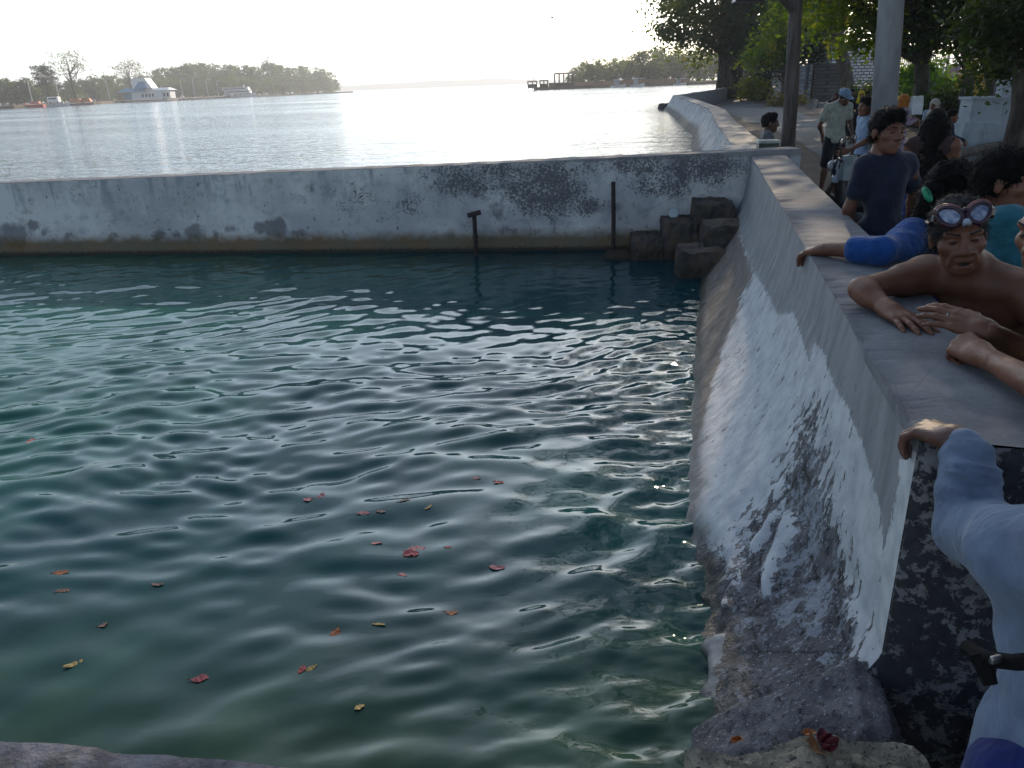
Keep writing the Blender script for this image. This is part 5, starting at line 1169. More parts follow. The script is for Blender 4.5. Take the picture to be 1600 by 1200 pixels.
        Hh.sub(T(0, .115, -.025), np.array([.054, .06, .074])*hs, .015, HRi); put(Hh, 'headscarf', hair[1], root, max(hh, .009), base, (.010, 9, 6))
    elif isinstance(hair, tuple) and hair[0] == 'cap':
        Hh.ell(T(0, -.012, .030), np.array([.082, .102, .09])*hs, .0, HRi); Hh.sub(T(0, .105, -.05), np.array([.075, .085, .11])*hs, .01, HRi); Hh.cut(T(0, 0, -.05), HR@np.array([0, 0, -1.0])); put(Hh, 'hair', M_HAIR, root, max(hh, .007), base)
        C_ = SDF(); C_.ell(T(0, -.008, .045), np.array([.092, .110, .090])*hs, .0, HRi); C_.cut(T(0, 0, .030), HR@np.array([0, 0, -1.0])); C_.ell(T(0, .115, .034), np.array([.070, .070, .010])*hs, .008, HRi); C_.ell(T(0, -.008, .137), np.array([.01, .01, .006])*hs, .004, HRi); put(C_, 'cap', hair[1], root, max(hh, .007), base)
    # clothing
    if top:
        m_, slv, ln = top[:3]; Sc = SDF(); torso(Sc, .014, .06)
        for q in 'LR':
            e = J['el'+q]; w = J['wr'+q]
            if slv == 'short':
                d = nv(e-J['sh'+q]); z = J['sh'+q]*.42+e*.58; Sc.cap(J['sh'+q], z, .066*s, .064*s, .04*s)
            elif slv == 'elbow':
                z = e*.62+w*.38; Sc.cap(J['sh'+q], e, .072*s, .052*s, .04*s); Sc.cap(e, z, .054*s, .051*s, .02*s)
            elif slv == 'long':
                z = e*.06+w*.94; Sc.cap(J['sh'+q], e, .069*s, .056*s, .04*s); Sc.cap(e, z, .054*s, .039*s, .02*s)
                if folds:
                    rg = np.random.default_rng(5)
                    for i_ in range(7):
                        t_ = [.05, .13, .22, .33, .48, .68, .9][i_]; c_ = z*(1-t_)+e*t_; rr = (.0395+.0125*t_)*s
                        d_ = nv(nv(e-z)+rg.normal(0, .30, 3)); Fr = frame(d_, (0.3, .5, .8)); off_ = Fr@np.array([rg.normal(0, .003), rg.normal(0, .003), 0])
                        Sc.ell(c_+off_, np.array([rr+.003, rr+.003, rg.uniform(.008, .013)]), .010, Fr.T)
        if ln > 0:
            for dx in (-.06, .06): Sc.cap(J['pelvis']+R@np.array([dx, 0, 0])*s, J['pelvis']+(R@np.array([dx*1.05, 0, 0])+np.array([0, 0, -ln]))*s, .112*s, .115*s, .05*s)
            Sc.cut(J['pelvis']+np.array([0, 0, -ln])*s, np.array([0, 0, -1.0]))
        else: Sc.cut(J['pelvis']+up*(-ln)*s, -up)
        # neck opening
        nk = J['neck']+up*.035*s; Sc.sub(nk+up*.05*s, np.array([.066, .066, .07])*s, .01*s, Ri)
        if slv == 'none':
            for q in 'LR': Sc.sub(J['sh'+q]+nv(J['sh'+q]-J['neck'])*.03*s, np.array([.06, .08, .09])*s, .01*s, Ri)
        put(Sc, top[3] if len(top) > 3 else 'shirt', m_, root, max(h*.9, .0065), base, (.020*s, 8, 8))
    if bottom:
        m_, kind, fr = bottom[:3]; Sb = SDF(); Sb.ell(J['pelvis'], np.array([.160, .118, .12])*s, .04*s, Ri)
        if kind == 'skirt':
            mid = (J['anL']+J['anR'])/2; b_ = J['pelvis']*(1-fr)+mid*fr
            for dx in (-.05, .05): Sb.cap(J['pelvis']+R@np.array([dx, 0, -.02])*s, b_+R@np.array([dx*1.8, 0, 0])*s, .125*s, .15*s, .06*s)
            Sb.cut(b_, np.array([0, 0, -1.0]))
        else:
            for q in 'LR':
                if fr <= .55: z = J['hip'+q]*(1-fr/.5)+J['kn'+q]*(fr/.5); Sb.cap(J['hip'+q], z, .098*s, .090*s, .04*s)
                else: Sb.cap(J['hip'+q], J['kn'+q], .098*s, .074*s, .04*s); f2 = (fr-.5)/.5; Sb.cap(J['kn'+q], J['kn'+q]*(1-f2)+J['an'+q]*f2, .072*s, .062*s, .03*s)
        Sb.cut(J['pelvis']+up*.10*s, up)
        put(Sb, {'skirt': 'skirt', 'shorts': 'shorts', 'trousers': 'trousers'}[kind], m_, root, max(h*.9, .009), base, (.010*s, 8, 9))
    return root
# ================================================================== THE PEOPLE BY THE WALL
# low walkway along the road side of the pool wall
mb = MB(); a_ = A0+WN*.30; b_ = A0+WDIR*4.4+WN*.30; c_ = A0+WDIR*4.4+WN*1.7; d_ = A0+WN*1.7-WDIR*.1
mb.prism([tuple(p) for p in (a_-WDIR*.1, d_, c_, b_)], GZ-.2, 0.0); tag(mb.build('pavement', M_DIRT), kind='structure')
def J_(**k):
    d = dict(ft=np.array([0, 1.0, 0]), s=1.0); d.update({a: (np.array(b, float) if not np.isscalar(b) else b) for a, b in k.items()}); return d
# --- old man with the diving mask, leaning on the wall
wr = at_z(1386, 482, WT+.030); wl_ = at_z(1545, 518, WT+.070)
J = J_(head=at_y(1497, 368, 2.34), headf=(-.30, -.94, .06), headu=(-.15, .02, 1), neck=at_y(1518, 416, 2.45), chest=at_y(1546, 492, 2.45), pelvis=(1.64, 2.46, .40),
       shR=at_y(1446, 430, 2.52), elR=at_z(1346, 452, WT+.055), wrR=wr, hdR=at_z(1440, 510, WT+.02)-wr, hbR=(0, -.1, 1),
       shL=at_y(1606, 456, 2.32), elL=at_y(1690, 590, 2.05), wrL=wl_, hdL=at_z(1462, 486, WT+.10)-wl_, hbL=(-.2, -.45, .85),
       hipL=(1.70, 2.36, .38), knL=(1.66, 2.22, .2), anL=(1.85, 2.25, .08), hipR=(1.68, 2.56, .38), knR=(1.68, 2.5, .2), anR=(1.85, 2.55, .08), ft=(-1, 0, 0), s=1.0)
dv = person('shirtless old man with a diving mask on his forehead, leaning over the wall top', J, (1.8, 2.5, 0), None, (cloth('dark_shorts', (.02, .025, .04)), 'shorts', .4), 'grey', M_SKIN, .009, .0036, head_s=.96, age=1, mouth=.7, muscle=1,
            handkw={'R': dict(curl=(.10, .14, .10), spread=.13, thumb_open=.75, th_curl=.1), 'L': dict(curl=(.15, .25, .2), spread=.05)})
hs = .98*.96; HR = frame(J['headu'], J['headf']); T = lambda x, y, z: J['head']+HR@np.array([x, y, z])*hs-np.array([1.8, 2.5, 0])
msk = MB(); M_MASKF = mat('mask_frame_plastic', (.030, .012, .022), .3, .3); M_MASKR = mat('red_mask_trim', (.15, .012, .022), .35)
mk = thing('diving_mask', None, None, (0, 0, 0)); mk.parent = dv
def lens_outline(sg, n=28, r=1.0):
    P = []
    for i in range(n):
        t = 2*math.pi*i/n; x = .034*math.cos(t)*r; z = .031*math.sin(t)*r
        if z < 0: x *= 1-.25*(-z/.03)*(1 if math.cos(t)*sg < 0 else .55)
        P.append((sg*.0405+x, z+.004*x*sg/.03))
    return P
def mask_pt(x, z, o): # wraps round the forehead, tilted upwards
    return T(x, .080+o-.9*x*x/.09*.45-(z*.55), .084+z*.86)
for sg in (-1, 1):
    po = lens_outline(sg); m = MB()
    ring = [mask_pt(x, z, .014) for x, z in po]; m.tube(ring+[ring[0]], .0068, 8, False); m.build('rim', M_MASKF if sg > 0 else M_MASKF, mk, smooth=True)
    m = MB(); ring2 = [mask_pt(x*1.0, z, .004) for x, z in lens_outline(sg, r=1.08)]; m.tube(ring2+[ring2[0]], .0075, 8, False); m.build('trim', M_MASKR, mk, smooth=True)
    m = MB(); c = mask_pt(sg*.0405, 0, .016); V = [c]+[mask_pt(x, z, .014) for x, z in po]; m.add(V, [(0, 1+i, 1+(i+1) % len(po)) for i in range(len(po))]); m.build('lens', None, mk)
    m.build('x', None, None, link=False)
g = G('mask_lens_glass'); co = g.coord(); a = g.noise(38, 4, .6, co); g.set(Base_Color=g.mix(g.ramp(a, .35, .65), (.10, .13, .22), (.34, .38, .48)), Roughness=.22)
for o in mk.children:
    if o.name.startswith('lens'): o.data.materials.append(g.m)
m = MB(); m.tube([mask_pt(-.012, .012, .012), mask_pt(0, .020, .016), mask_pt(.012, .012, .012)], .007, 8); m.build('bridge', M_MASKF, mk, smooth=True)
m = MB(); m.tube([mask_pt(-.0, -.016, .014), mask_pt(0, -.030, .018)], [.010, .013], 10); m.build('nose_pocket', mat('clear_grey_silicone', (.32, .36, .42), .3), mk, smooth=True)
for sg in (-1, 1):
    m = MB(); m.tube([mask_pt(sg*.077, .002, .002), T(sg*.088, .03, .055), T(sg*.086, -.03, .05), T(sg*.05, -.095, .045), T(0, -.115, .045)], .006, 6); m.build('strap', M_MASKF, mk, smooth=True)
    m = MB(); m.box(tuple(mask_pt(sg*.080, -.006, .004)), (.012, .016, .020)); m.build('buckle', mat('steel', (.5, .5, .52), .25, .1, metal=1.0), mk)
# ring and nails
kk = J['wrL']+nv(J['hdL'])*.105; o = MB().torus((0, 0, 0), .0105, .0018, tuple(nv(J['hdL'])), 20, 6).build('finger_ring', _mats['steel'], dv, smooth=True); o.location = tuple(kk-np.array([1.8, 2.5, 0])+np.array([0, 0, -.004]))
# --- second bather, only forearm and the edge of his face in the picture
wl_ = at_z(1536, 556, WT+.045)
J = J_(head=at_y(1658, 356, 1.80), headf=(-.93, -.35, -.1), headu=(-.15, 0, 1), neck=at_y(1680, 440, 1.86), chest=(1.78, 1.95, .80), pelvis=(2.0, 2.0, .34),
       shL=at_y(1740, 520, 1.62), elL=at_z(1690, 640, WT+.06), wrL=wl_, hdL=at_z(1470, 518, WT+.06)-wl_, hbL=(-.25, -.75, .6),
       shR=at_y(1720, 470, 2.05), elR=(1.62, 2.2, .95), wrR=(1.50, 2.05, .97), hdR=(-.5, -.8, 0), hbR=(0, 0, 1),
       hipL=(2.0, 1.92, .34), knL=(1.75, 1.85, .25), anL=(1.95, 1.8, .08), hipR=(2.0, 2.1, .34), knR=(1.75, 2.1, .25), anR=(1.95, 2.1, .08), ft=(-1, 0, 0))
person('bald light-skinned man at the right edge, fist resting on the wall beside the mask wearer', J, (2.0, 2.0, 0), (cloth('black_shirt', (.015, .015, .018)), 'short', .05), (_mats['dark_shorts'], 'shorts', .4), None, M_SKIN, .012, .0042,
       handkw={'L': dict(curl=(1.05, 1.35, .9), spread=.02, thumb_open=.35, th_curl=.5), 'R': dict(curl=(.3, .4, .3))})
# --- woman in blue with her arm along the wall
wl_ = at_z(1288, 389, WT+.030)
J = J_(head=at_y(1480, 298, 3.25), headf=(.80, .55, -.05), headu=(.05, -.05, 1), neck=at_y(1470, 352, 3.24), chest=at_y(1474, 408, 3.34), pelvis=(2.05, 3.55, .50),
       shL=at_y(1428, 372, 3.16), elL=at_z(1376, 392, WT+.06), wrL=wl_, hdL=at_z(1258, 393, WT+.0)-wl_, hbL=(0, -.05, 1),
       shR=at_y(1522, 374, 3.40), elR=(2.25, 3.45, .75), wrR=(2.3, 3.6, .6), hdR=(.5, .5, -.5), hbR=(0, -1, 0), hipL=(1.98, 3.62, .48), knL=(2.05, 3.9, .25), anL=(2.0, 3.75, .08), hipR=(2.12, 3.46, .48), knR=(2.2, 3.7, .25), anR=(2.15, 3.6, .08), ft=(.8, .6, 0))
w = person('woman in a bright blue top seen from behind, arm stretched along the wall top', J, (2.05, 3.55, 0), (cloth('bright_blue_knit', (.010, .060, .22)), 'elbow', .06, 'blouse'), (cloth('dark_trousers', (.03, .03, .04)), 'trousers', .9), 'tail', M_SKIN, .010, .0045,
       handkw={'L': dict(curl=(.30, .60, .5), spread=.08, thumb_open=.5)}, face=False)
q = at_y(1449, 304, 3.10); MB().torus((0, 0, 0), .026, .009, (.6, -.5, .5), 18, 8).build('hair_tie', mat('green_band', (.02, .25, .12), .6), w, smooth=True).location = tuple(q-np.array([2.05, 3.55, 0]))
# --- man in teal
J = J_(head=at_y(1569, 284, 2.95), headf=(.78, -.62, -.06), headu=(.03, 0, 1), neck=at_y(1568, 336, 2.99), chest=at_y(1592, 404, 3.02), pelvis=(2.02, 3.02, .42),
       shR=at_y(1572, 356, 2.80), elR=at_y(1580, 440, 2.74), wrR=at_y(1640, 470, 2.7), hdR=(1, 0, -.2), hbR=(0, -1, 0), shL=at_y(1610, 352, 3.20), elL=(2.2, 3.25, .72), wrL=(2.4, 3.1, .7), hdL=(1, -.2, 0), hbL=(0, 1, 0),
       hipR=(2.02, 2.93, .42), knR=(2.3, 2.9, .3), anR=(2.1, 2.85, .08), hipL=(2.02, 3.11, .42), knL=(2.3, 3.15, .3), anL=(2.1, 3.12, .08), ft=(1, 0, 0))
person('young man in a teal T-shirt looking to the right, behind the mask wearer', J, (2.02, 3.02, 0), (cloth('teal_cotton', (.022, .115, .15)), 'short', .08), (_mats['dark_trousers'], 'trousers', .9), 'short', M_SKIN, .011, .0042)
# --- boy standing
b = at_y(1386, 206, 4.0); zf = 0.0; Hb = (b[2]+.115-zf)
J = pose_standing((b[0]+.04, 4.03, zf), (.10, -1, 0), Hb, dict(shL=(.128, -.01, 1.355), shR=(-.128, -.01, 1.355), elR=(-.180, -.06, 1.10), wrR=(-.15, -.14, .88), elL=(.27, -.10, 1.16), wrL=(.34, -.22, .98), head=(0, .03, 1.56), headf=(.12, .98, -.10), headu=(.04, -.03, 1)))
J['head'] = b; J['neck'] = b+np.array([-.01, .03, -.135]); J['w'] = .74
boyr = person('boy in a dark navy short-sleeved shirt standing in front of the grey pole', J, (b[0]+.02, 4.03, zf), (cloth('navy_cotton', (.016, .020, .038)), 'short', .12), (cloth('mustard_shorts', (.13, .09, .015)), 'shorts', .45), 'short', M_SKIN, .010, .0042, head_s=.97)
o = MB().torus((0, 0, 0), .052, .014, (.05, -.25, 1), 24, 8).build('collar', _mats['navy_cotton'], boyr, smooth=True); o.location = tuple(J['neck']+np.array([0, -.008, .020])-np.array([b[0]+.02, 4.03, zf]))
# --- man in a grey sweatshirt, right foreground
wl_ = at_z(1502, 688, WT+.028)
J = J_(head=at_y(1790, 690, .95), headf=(-.2, .97, -.2), headu=(0, .1, 1), neck=at_y(1775, 800, .93), chest=at_y(1712, 985, .98), pelvis=at_y(1690, 1215, .93),
       shL=at_y(1598, 872, 1.06), elL=at_y(1512, 826, 1.25), wrL=wl_, hdL=at_z(1444, 668, WT+.02)-wl_, hbL=(.05, -.15, 1),
       shR=at_y(1860, 860, .80), elR=(1.6, .85, .35), wrR=(1.5, 1.05, .3), hdR=(-.3, 1, 0), hbR=(0, 0, 1), ft=(0, 1, 0))
pv = J['pelvis']; J.update(hipL=pv+np.array([-.09, 0, -.03]), hipR=pv+np.array([.09, 0, -.03]), knL=at_y(1608, 1165, 1.22), knR=pv+np.array([.15, .12, -.22]), anL=np.array([pv[0]+.05, pv[1]+.2, GZ+.08]), anR=np.array([pv[0]+.2, pv[1]+.2, GZ+.08]))
gb = np.array([pv[0], pv[1], GZ])
gm = person('man in a grey-blue sweatshirt in the right foreground, gripping the wall corner', J, gb, (cloth('grey_blue_fleece', (.125, .168, .245), .14), 'long', .16, 'sweatshirt'), (cloth('royal_blue_trousers', (.008, .016, .11)), 'trousers', .95), 'short', M_SKIN3, .006, .0045, folds=True,
       handkw={'L': dict(per=((.75, .75, .5), (.70, .8, .5), (.65, .8, .55), (.55, .8, .55)), spread=.05, thumb_open=.75, th_curl=.3)})
bp = [at_y(1512, 1012, .98), at_y(1545, 1030, .90), at_y(1585, 1035, .86), at_y(1640, 1030, .83)]
m = MB(); m.tube([tuple(p-gb) for p in bp], .012, 8); m.build('belt', mat('black_webbing', (.006, .006, .007), .8, spec=.1), gm, smooth=True)
m = MB(); p = at_y(1556, 1030, .865)-gb; m.box(tuple(p), (.020, .008, .012), .3); m.build('buckle', mat('dull_metal', (.22, .22, .23), .35, .1, metal=1.0), gm, bevel=.003)
m = MB(); m.tube([tuple(at_y(1530, 1020, .92)-gb), tuple(at_y(1548, 1070, .89)-gb)], [.016, .010], 8); m.build('belt_end', _mats['black_webbing'], gm)
# ================================================================== PEOPLE FARTHER BACK
def stand(label, px, py, D, facing, over=None, H=None, ground=GZ, **k):
    b = at_y(px, py, D); H = H or (b[2]+.115-ground)
    J = pose_standing((b[0], D, ground), facing, H, over); d = b-J['head']; d[2] = 0
    for n in J:
        if n not in ('headf', 'headu', 'ft', 's') and not n.startswith(('hd', 'hb')): J[n] = J[n]+d
    return person(label, J, (J['pelvis'][0], J['pelvis'][1], ground), **k), J
stand('man in a pale grey-green polo shirt and blue cap looking down', 1318, 166, 12.45, (.15, -1, 0), dict(head=(.03, .09, 1.555), headf=(.15, .80, -.55), headu=(0, .35, .9), elR=(-.25, -.10, 1.12), wrR=(-.12, -.20, .95), elL=(.25, -.02, 1.12), wrL=(.20, .16, .98), anR=(-.16, .0, .08), knR=(-.14, .03, .49)), H=1.58,
      top=(cloth('pale_polo', (.31, .34, .29)), 'short', .10, 'polo_shirt'), bottom=(cloth('black_shorts', (.012, .014, .022)), 'shorts', .48), hair=('cap', cloth('blue_cap', (.16, .24, .36))), skin=M_SKIN3, h=.014, hh=.008)
stand('woman in a light blue T-shirt and long pale skirt bending to a motorcycle', 1352, 178, 9.8, (-1, -.25, 0), dict(head=(0, .10, 1.56), headf=(0, 1, -.12), chest=(0, .04, 1.27), elL=(.19, .14, 1.15), wrL=(.14, .40, 1.02), hdL=(0, 1, -.3)), H=1.53,
      top=(cloth('sky_blue_cotton', (.26, .36, .50)), 'short', .10), bottom=(cloth('pale_blue_skirt', (.34, .45, .58)), 'skirt', .72), hair='short', h=.012, hh=.007)
stand('boy in a grey shirt behind the cross wall end, hands raised to his right', 1203, 195, 9.4, (1, -.25, 0), dict(elL=(.24, .08, 1.15), wrL=(.12, .33, 1.10), elR=(-.24, .10, 1.16), wrR=(-.10, .34, 1.13), hdL=(-.2, .8, .5), hdR=(.2, .8, .5), headf=(0, 1, -.1)),
      top=(cloth('dull_grey_cotton', (.10, .10, .11)), 'short', .1), bottom=(_mats['dark_shorts'], 'shorts', .5), hair='short', skin=M_SKIN3, h=.013, hh=.007)
M_FLO = cloth('floral_cotton', (.36, .28, .38), pattern=((.06, .04, .07), 16, .33))
s_, J = stand('woman in an orange headscarf and pale floral dress holding a white bag', 1413, 160, 14.0, (1, -.2, 0), dict(elL=(.2, .10, 1.15), wrL=(.12, .30, 1.25), elR=(-.2, .1, 1.15), wrR=(-.1, .3, 1.22)), top=(M_FLO, 'long', .12, 'dress_top'), bottom=(M_FLO, 'skirt', .95), hair=('hijab', cloth('orange_scarf', (.36, .13, .025))), h=.016, hh=.009)
q = at_y(1431, 165, 13.9); o = lumpy('plastic_bag', [((q[0], q[1], q[2]), (.22, .10, .30), .2, .75)], mat('white_plastic', (.62, .66, .70), .4, .1), seg=8, amp=.03, origin=tuple(q)); tag(o, 'crumpled white bag held up by the woman in the orange headscarf', 'bag')
stand('woman in a whitish headscarf and pale blue blouse behind the long-haired girl', 1460, 167, 15.0, (-.8, -.6, 0), dict(headf=(0, 1, -.25)), top=(cloth('pale_blue_blouse', (.24, .33, .44)), 'long', .12, 'blouse'), bottom=(_mats['dark_trousers'], 'skirt', .95), hair=('hijab', cloth('cream_scarf', (.40, .38, .34))), h=.018, hh=.010)
stand('person in navy beside the white monument, half hidden by the long-haired girl', 1487, 186, 13.0, (.9, -.5, 0), dict(elR=(-.2, .1, 1.15), wrR=(-.1, .36, 1.05)), top=(cloth('navy_jersey', (.016, .022, .05)), 'long', .1), bottom=(_mats['dark_trousers'], 'trousers', .95), hair='short', h=.018, hh=.010)
stand('girl with long loose black hair and bare arms, seen from behind', 1462, 196, 6.6, (.55, .83, 0), dict(elL=(.22, .0, 1.12), elR=(-.22, .02, 1.12)), top=(cloth('brown_top', (.05, .03, .028)), 'none', .05, 'tank_top'), bottom=(cloth('blue_print_shorts', (.03, .06, .19), pattern=((.2, .22, .3), 22, .25)), 'shorts', .52), hair='long', h=.012, hh=.007, face=False)
stand('far woman in a dark maroon robe and ochre skirt near the rubble', 1306, 152, 22.0, (-.5, -.8, 0), None, top=(cloth('maroon_robe', (.035, .014, .022)), 'long', .25, 'robe'), bottom=(cloth('ochre_skirt', (.20, .10, .02)), 'skirt', .95), hair=('hijab', _mats['maroon_robe']), h=.022, hh=.013)
stand('far woman in a black headscarf with pale sleeves, right of the maroon one', 1331, 146, 23.0, (.1, -1, 0), dict(elL=(.2, .1, 1.12), wrL=(.05, .26, 1.15), elR=(-.2, .1, 1.12), wrR=(-.05, .26, 1.15)), top=(cloth('black_robe', (.012, .012, .014)), 'long', .25, 'robe'), bottom=(_mats['black_robe'], 'skirt', .97), hair=('hijab', _mats['black_robe']), h=.022, hh=.013)
stand('far person in dark clothes with a bright yellow headscarf', 1346, 150, 21.5, (-.3, -1, 0), None, top=(_mats['black_robe'], 'long', .2), bottom=(_mats['black_robe'], 'trousers', .95), hair=('hijab', cloth('yellow_scarf', (.48, .36, .015))), h=.022, hh=.013)
# ================================================================== MOTORCYCLES, BAGS
M_BLK = mat('black_plastic', (.015, .015, .017), .35); M_RUBBER = mat('tyre_rubber', (.018, .018, .018), .85, .3, 40); M_CHR = mat('chrome', (.72, .72, .74), .12, .05, metal=1.0); M_SEAT = mat('vinyl_seat', (.02, .02, .022), .45)
def motorcycle(label, loc, rz, body_m):
    t = thing('motorcycle', label, 'motorcycle', loc, rz, 'motorcycles parked behind the wall')
    for x in (-.62, .62):
        w = MB().torus((x, 0, .29), .235, .052, (0, 1, 0), 28, 10).build('wheel', M_RUBBER, t, smooth=True)
        MB().torus((x, 0, .29), .185, .014, (0, 1, 0), 24, 6).build('rim', M_CHR, w, smooth=True)
        m = MB(); m.tube([(x, -.05, .29), (x, .05, .29)], .04, 10)
        for k in range(8): a = k*math.pi/4; m.tube([(x, 0, .29), (x+.19*math.cos(a), 0, .29+.19*math.sin(a))], .006, 4)
        m.build('hub', M_CHR, w)
    S = SDF(); S.cap((.36, 0, .78), (.30, 0, .45), .085, .11, .06); S.cap((.28, 0, .42), (-.05, 0, .36), .10, .10, .06); S.cap((-.05, 0, .42), (-.62, 0, .66), .11, .075, .08); S.ell((-.25, 0, .50), (.30, .12, .16), .06); S.cap((.40, 0, .92), (.42, 0, .80), .085, .075, .05)
    put(S, 'body', body_m, t, .018, np.zeros(3))
    m = MB(); m.ell((-.30, 0, .755), (.38, .125, .065), 18, 8); m.build('seat', M_SEAT, t, smooth=True)
    m = MB(); m.tube([(.60, -.07, .30), (.46, -.06, .72), (.40, -.03, .95)], .022, 8); m.tube([(.60, .07, .30), (.46, .06, .72), (.40, .03, .95)], .022, 8); m.build('fork', M_CHR, t, smooth=True)
    m = MB(); m.tube([(.28, -.36, 1.00), (.36, -.18, 1.02), (.40, 0, .98), (.36, .18, 1.02), (.28, .36, 1.00)], .014, 8); m.build('handlebar', M_CHR, t, smooth=True)
    for s in (-1, 1):
        m = MB(); m.tube([(.27, s*.37, 1.0), (.36, s*.25, 1.015)], .020, 8); m.build('grip', M_RUBBER, t)
        m = MB(); m.tube([(.33, s*.22, 1.02), (.33, s*.27, 1.20)], .007, 6); m.ell((.335, s*.28, 1.23), (.018, .075, .05), 14, 8); mr = m.build('mirror', M_BLK, t, smooth=True)
        m = MB(); m.ell((.318, s*.28, 1.23), (.004, .064, .040), 14, 6); m.build('mirror_glass', M_CHR, mr, smooth=True)
    m = MB(); m.ell((.50, 0, .90), (.05, .085, .07), 14, 8); m.build('headlight', mat('lamp_glass', (.55, .55, .55), .1), t, smooth=True)
    m = MB(); m.ell((-.70, 0, .66), (.04, .07, .04), 12, 6); m.build('tail_light', mat('red_lens', (.4, .01, .01), .15), t, smooth=True)
    m = MB(); m.tube([(.0, -.16, .22), (-.35, -.17, .26), (-.78, -.17, .34)], [.025, .04, .045], 10); m.build('exhaust', M_CHR, t, smooth=True)
    m = MB(); m.ell((.02, 0, .27), (.17, .13, .12), 12, 8); m.tube([(.02, -.2, .22), (.02, .2, .22)], .012, 6); m.build('engine', mat('engine_grey', (.12, .12, .125), .4, .2, metal=.7), t, smooth=True)
    m = MB(); m.tube([(.62, -.0, .56), (.80, 0, .42)], .05, 8); m.build('mudguard', body_m, t, smooth=True)
    return t
q = at_y(1315, 213, 8.9); mc = motorcycle('black motorcycle with a shiny round mirror beside the woman in light blue', (q[0]+.38, q[1], GZ), math.radians(140), M_BLK); mc.scale = (.88, .88, .88)
q = at_z(1420, 300, GZ+.5); motorcycle('dark motorcycle with gleaming chrome parked behind the standing boy', (q[0]+.1, q[1], GZ), math.radians(150), mat('dark_red_plastic', (.05, .01, .012), .3))
for px, py, D, sz, lb, c in ((1312, 268, 9.1, (.15, .10, .24), 'clear white plastic bag hanging beside the motorcycle, nearer the cap man', (.42, .50, .56)), (1326, 262, 8.9, (.20, .10, .26), 'grey-green shopping bag hanging in front of the pale skirt', (.20, .25, .26))):
    q = at_y(px, py, D); o = lumpy('shopping_bag', [(tuple(q), sz, .3, .7)], mat('bag_'+lb.split()[0], c, .4, .15, 12), seg=9, amp=.022, origin=tuple(q)); tag(o, lb, 'bag')
# ================================================================== LEAVES ON THE WATER AND ON THE LEDGE
M_LEAFS = {k: mat(k, c, .55, .35, 60) for k, c in (('red_leaf', (.30, .022, .025)), ('orange_leaf', (.36, .10, .015)), ('yellow_leaf', (.42, .26, .05)), ('brown_leaf', (.20, .09, .035)), ('pink_leaf', (.40, .12, .11)))}
def leaf_mesh(name, L, wd, m, seed, curl=.05):
    """thin, torn, slightly buckled leaf"""
    r = np.random.default_rng(seed); n = 9; V = []; F = []; bend = r.normal(0, .12); fold = r.uniform(-.5, .9)*curl*4; cut = r.uniform(.9, 1.0)
    for i in range(n):
        t = i/(n-1); w = wd*.5*max(.02, math.sin(math.pi*min(1, t*cut)))**.75; x = (t-.5)*L; y0 = bend*L*(t-.5)**2*4; z = curl*L*(1.6*(t-.5)**2)+r.normal(0, .012)*L
        V += [(x, y0-w*r.uniform(.65, 1.15), z+w*fold+r.normal(0, .03)*wd), (x, y0, z), (x+r.normal(0, .03)*L, y0+w*r.uniform(.65, 1.15), z+w*fold*.6+r.normal(0, .03)*wd)]
    for i in range(n-1): F += [(i*3, i*3+3, i*3+4, i*3+1), (i*3+1, i*3+4, i*3+5, i*3+2)]
    m_ = MB(); m_.add(V, F)
    if seed % 3 == 0: m_.tube([(-L*.5, V[1][1], V[1][2]), (-L*.72, V[1][1]+L*.05, V[1][2])], .0012, 4)
    o = m_.build(name, m); s = o.modifiers.new('thickness', 'SOLIDIFY'); s.thickness = .0008; return o
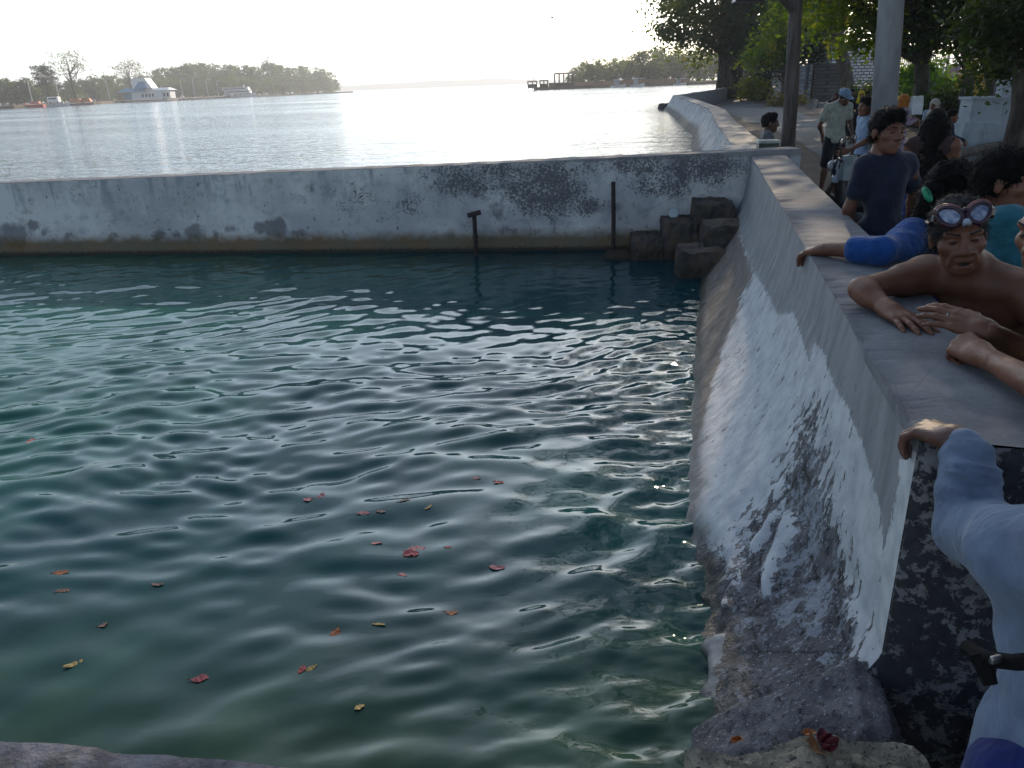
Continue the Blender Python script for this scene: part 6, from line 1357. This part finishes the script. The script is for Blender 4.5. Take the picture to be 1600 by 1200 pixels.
FL = [(312, 1060, .060, .035, 'red_leaf', 20, 'crimson curled leaf floating low in the middle left'), (472, 1049, .040, .022, 'red_leaf', 70, 'narrow red leaf floating against a yellow one'), (487, 1046, .045, .018, 'yellow_leaf', 40, 'narrow yellow leaf floating against a red one'), (523, 986, .045, .042, 'orange_leaf', -80, 'round bright orange leaf floating alone'),
      (562, 1109, .036, .026, 'yellow_leaf', 30, 'small tan-yellow leaf floating nearest the ledge'), (592, 976, .055, .016, 'yellow_leaf', -12, 'thin yellow leaf sliver right of the round orange one'), (705, 956, .050, .026, 'orange_leaf', 0, 'broad dull orange leaf right of the yellow sliver'), (776, 886, .075, .032, 'pink_leaf', -15, 'pinkish split leaf farthest right in the near water'),
      (640, 868, .075, .055, 'red_leaf', 10, 'large vivid red leaf in the centre of the pool'), (650, 860, .085, .045, 'pink_leaf', 15, 'pale red leaf overlapping the vivid red one'), (629, 896, .045, .024, 'pink_leaf', -20, 'small pink leaf just below the vivid red one'), (587, 851, .06, .024, 'pink_leaf', -8, 'thin rosy leaf left of the vivid red one'), (700, 858, .03, .016, 'red_leaf', 0, 'tiny red leaf on a ripple right of the vivid red one'),
      (481, 782, .05, .03, 'pink_leaf', 10, 'faint rosy leaf, left one of the upper pair'), (502, 776, .05, .03, 'pink_leaf', 60, 'faint rosy leaf, right one of the upper pair'), (568, 804, .06, .03, 'pink_leaf', 0, 'faint pink leaf below the upper pair'), (595, 803, .05, .024, 'brown_leaf', -5, 'faint brownish leaf next to a faint pink one'), (670, 796, .05, .015, 'yellow_leaf', 50, 'pale twig-like leaf above the vivid red one'), (632, 787, .06, .02, 'brown_leaf', 20, 'dull brown leaf under a dark ripple'), (779, 753, .06, .028, 'red_leaf', -5, 'dark red leaf farthest right in the mid pool'),
      (742, 746, .06, .022, 'pink_leaf', 0, 'faint pink leaf left of the dark red mid-pool one'), (95, 895, .065, .036, 'orange_leaf', 8, 'orange-brown leaf on the left, upper of two'), (97, 922, .065, .026, 'brown_leaf', 12, 'brown leaf on the left, lower of two'), (245, 916, .060, .022, 'brown_leaf', -10, 'dull brown leaf between the left pair and centre'), (161, 977, .036, .032, 'brown_leaf', 40, 'round tan leaf below the left pair'), (114, 1039, .070, .026, 'yellow_leaf', 35, 'ragged tan leaf at lower left'), (46, 690, .06, .03, 'pink_leaf', 80, 'faint pinkish leaf high on the left side')]
for i, (px, py, L, wd, m_, a, lb) in enumerate(FL):
    q = at_z(px, py, 0); zz = float(Z[min(len(xs)-1, np.searchsorted(xs, q[0])), min(len(ys)-1, np.searchsorted(ys, q[1]))])+.002
    o = leaf_mesh('floating_leaf', L*.82, wd*.9, M_LEAFS[m_], i); o.location = (q[0], q[1], zz); o.rotation_euler = (.1*math.sin(i), .1*math.cos(i*2), math.radians(a)); tag(o, lb, 'leaf', 'leaves floating on the pool')
M_LEAFS['dark_red_leaf'] = mat('dark_red_leaf', (.12, .014, .018), .6, .5, 60)
for i, (px, py, L, wd, m_, rot, lb) in enumerate(((1284, 1170, .042, .026, 'dark_red_leaf', (.7, .2, .6), 'dark red dead leaf standing up in the cluster on the rock'), (1270, 1176, .045, .026, 'brown_leaf', (.2, -.5, 2.0), 'brown dead leaf lying in the red cluster on the rock'), (1297, 1176, .040, .026, 'dark_red_leaf', (-.6, .4, 3.4), 'curled red leaf at the right of the rock cluster'), (1275, 1164, .038, .022, 'dark_red_leaf', (.9, -.3, 1.2), 'dark red leaf at the back of the rock cluster'), (1260, 1157, .026, .018, 'orange_leaf', (.2, .1, .2), 'small orange-yellow leaf at the left of the rock cluster'), (1148, 1172, .028, .016, 'orange_leaf', (.1, .2, .4), 'single orange-red leaf lying on the tan ledge'))):
    q = at_z(px, py, .315); o = leaf_mesh('fallen_leaf', L, wd, M_LEAFS[m_], 50+i, .6); o.location = (q[0], q[1], .335); o.rotation_euler = rot; tag(o, lb, 'leaf', 'dead leaves on the ledge')
mb = MB(); mb.box((0, 1800, 14.5), (6600, 4560, 33))
hz_ = mb.build('haze'); tag(hz_, kind='stuff')
m = bpy.data.materials.new('haze'); m.use_nodes = True; nt = m.node_tree
nt.nodes.remove(nt.nodes['Principled BSDF']); pv_ = nt.nodes.new('ShaderNodeVolumePrincipled')
pv_.inputs['Color'].default_value = (.93, .96, 1, 1); pv_.inputs['Density'].default_value = 0.0006; pv_.inputs['Anisotropy'].default_value = .25
nt.links.new(pv_.outputs[0], nt.nodes['Material Output'].inputs['Volume']); hz_.data.materials.append(m)
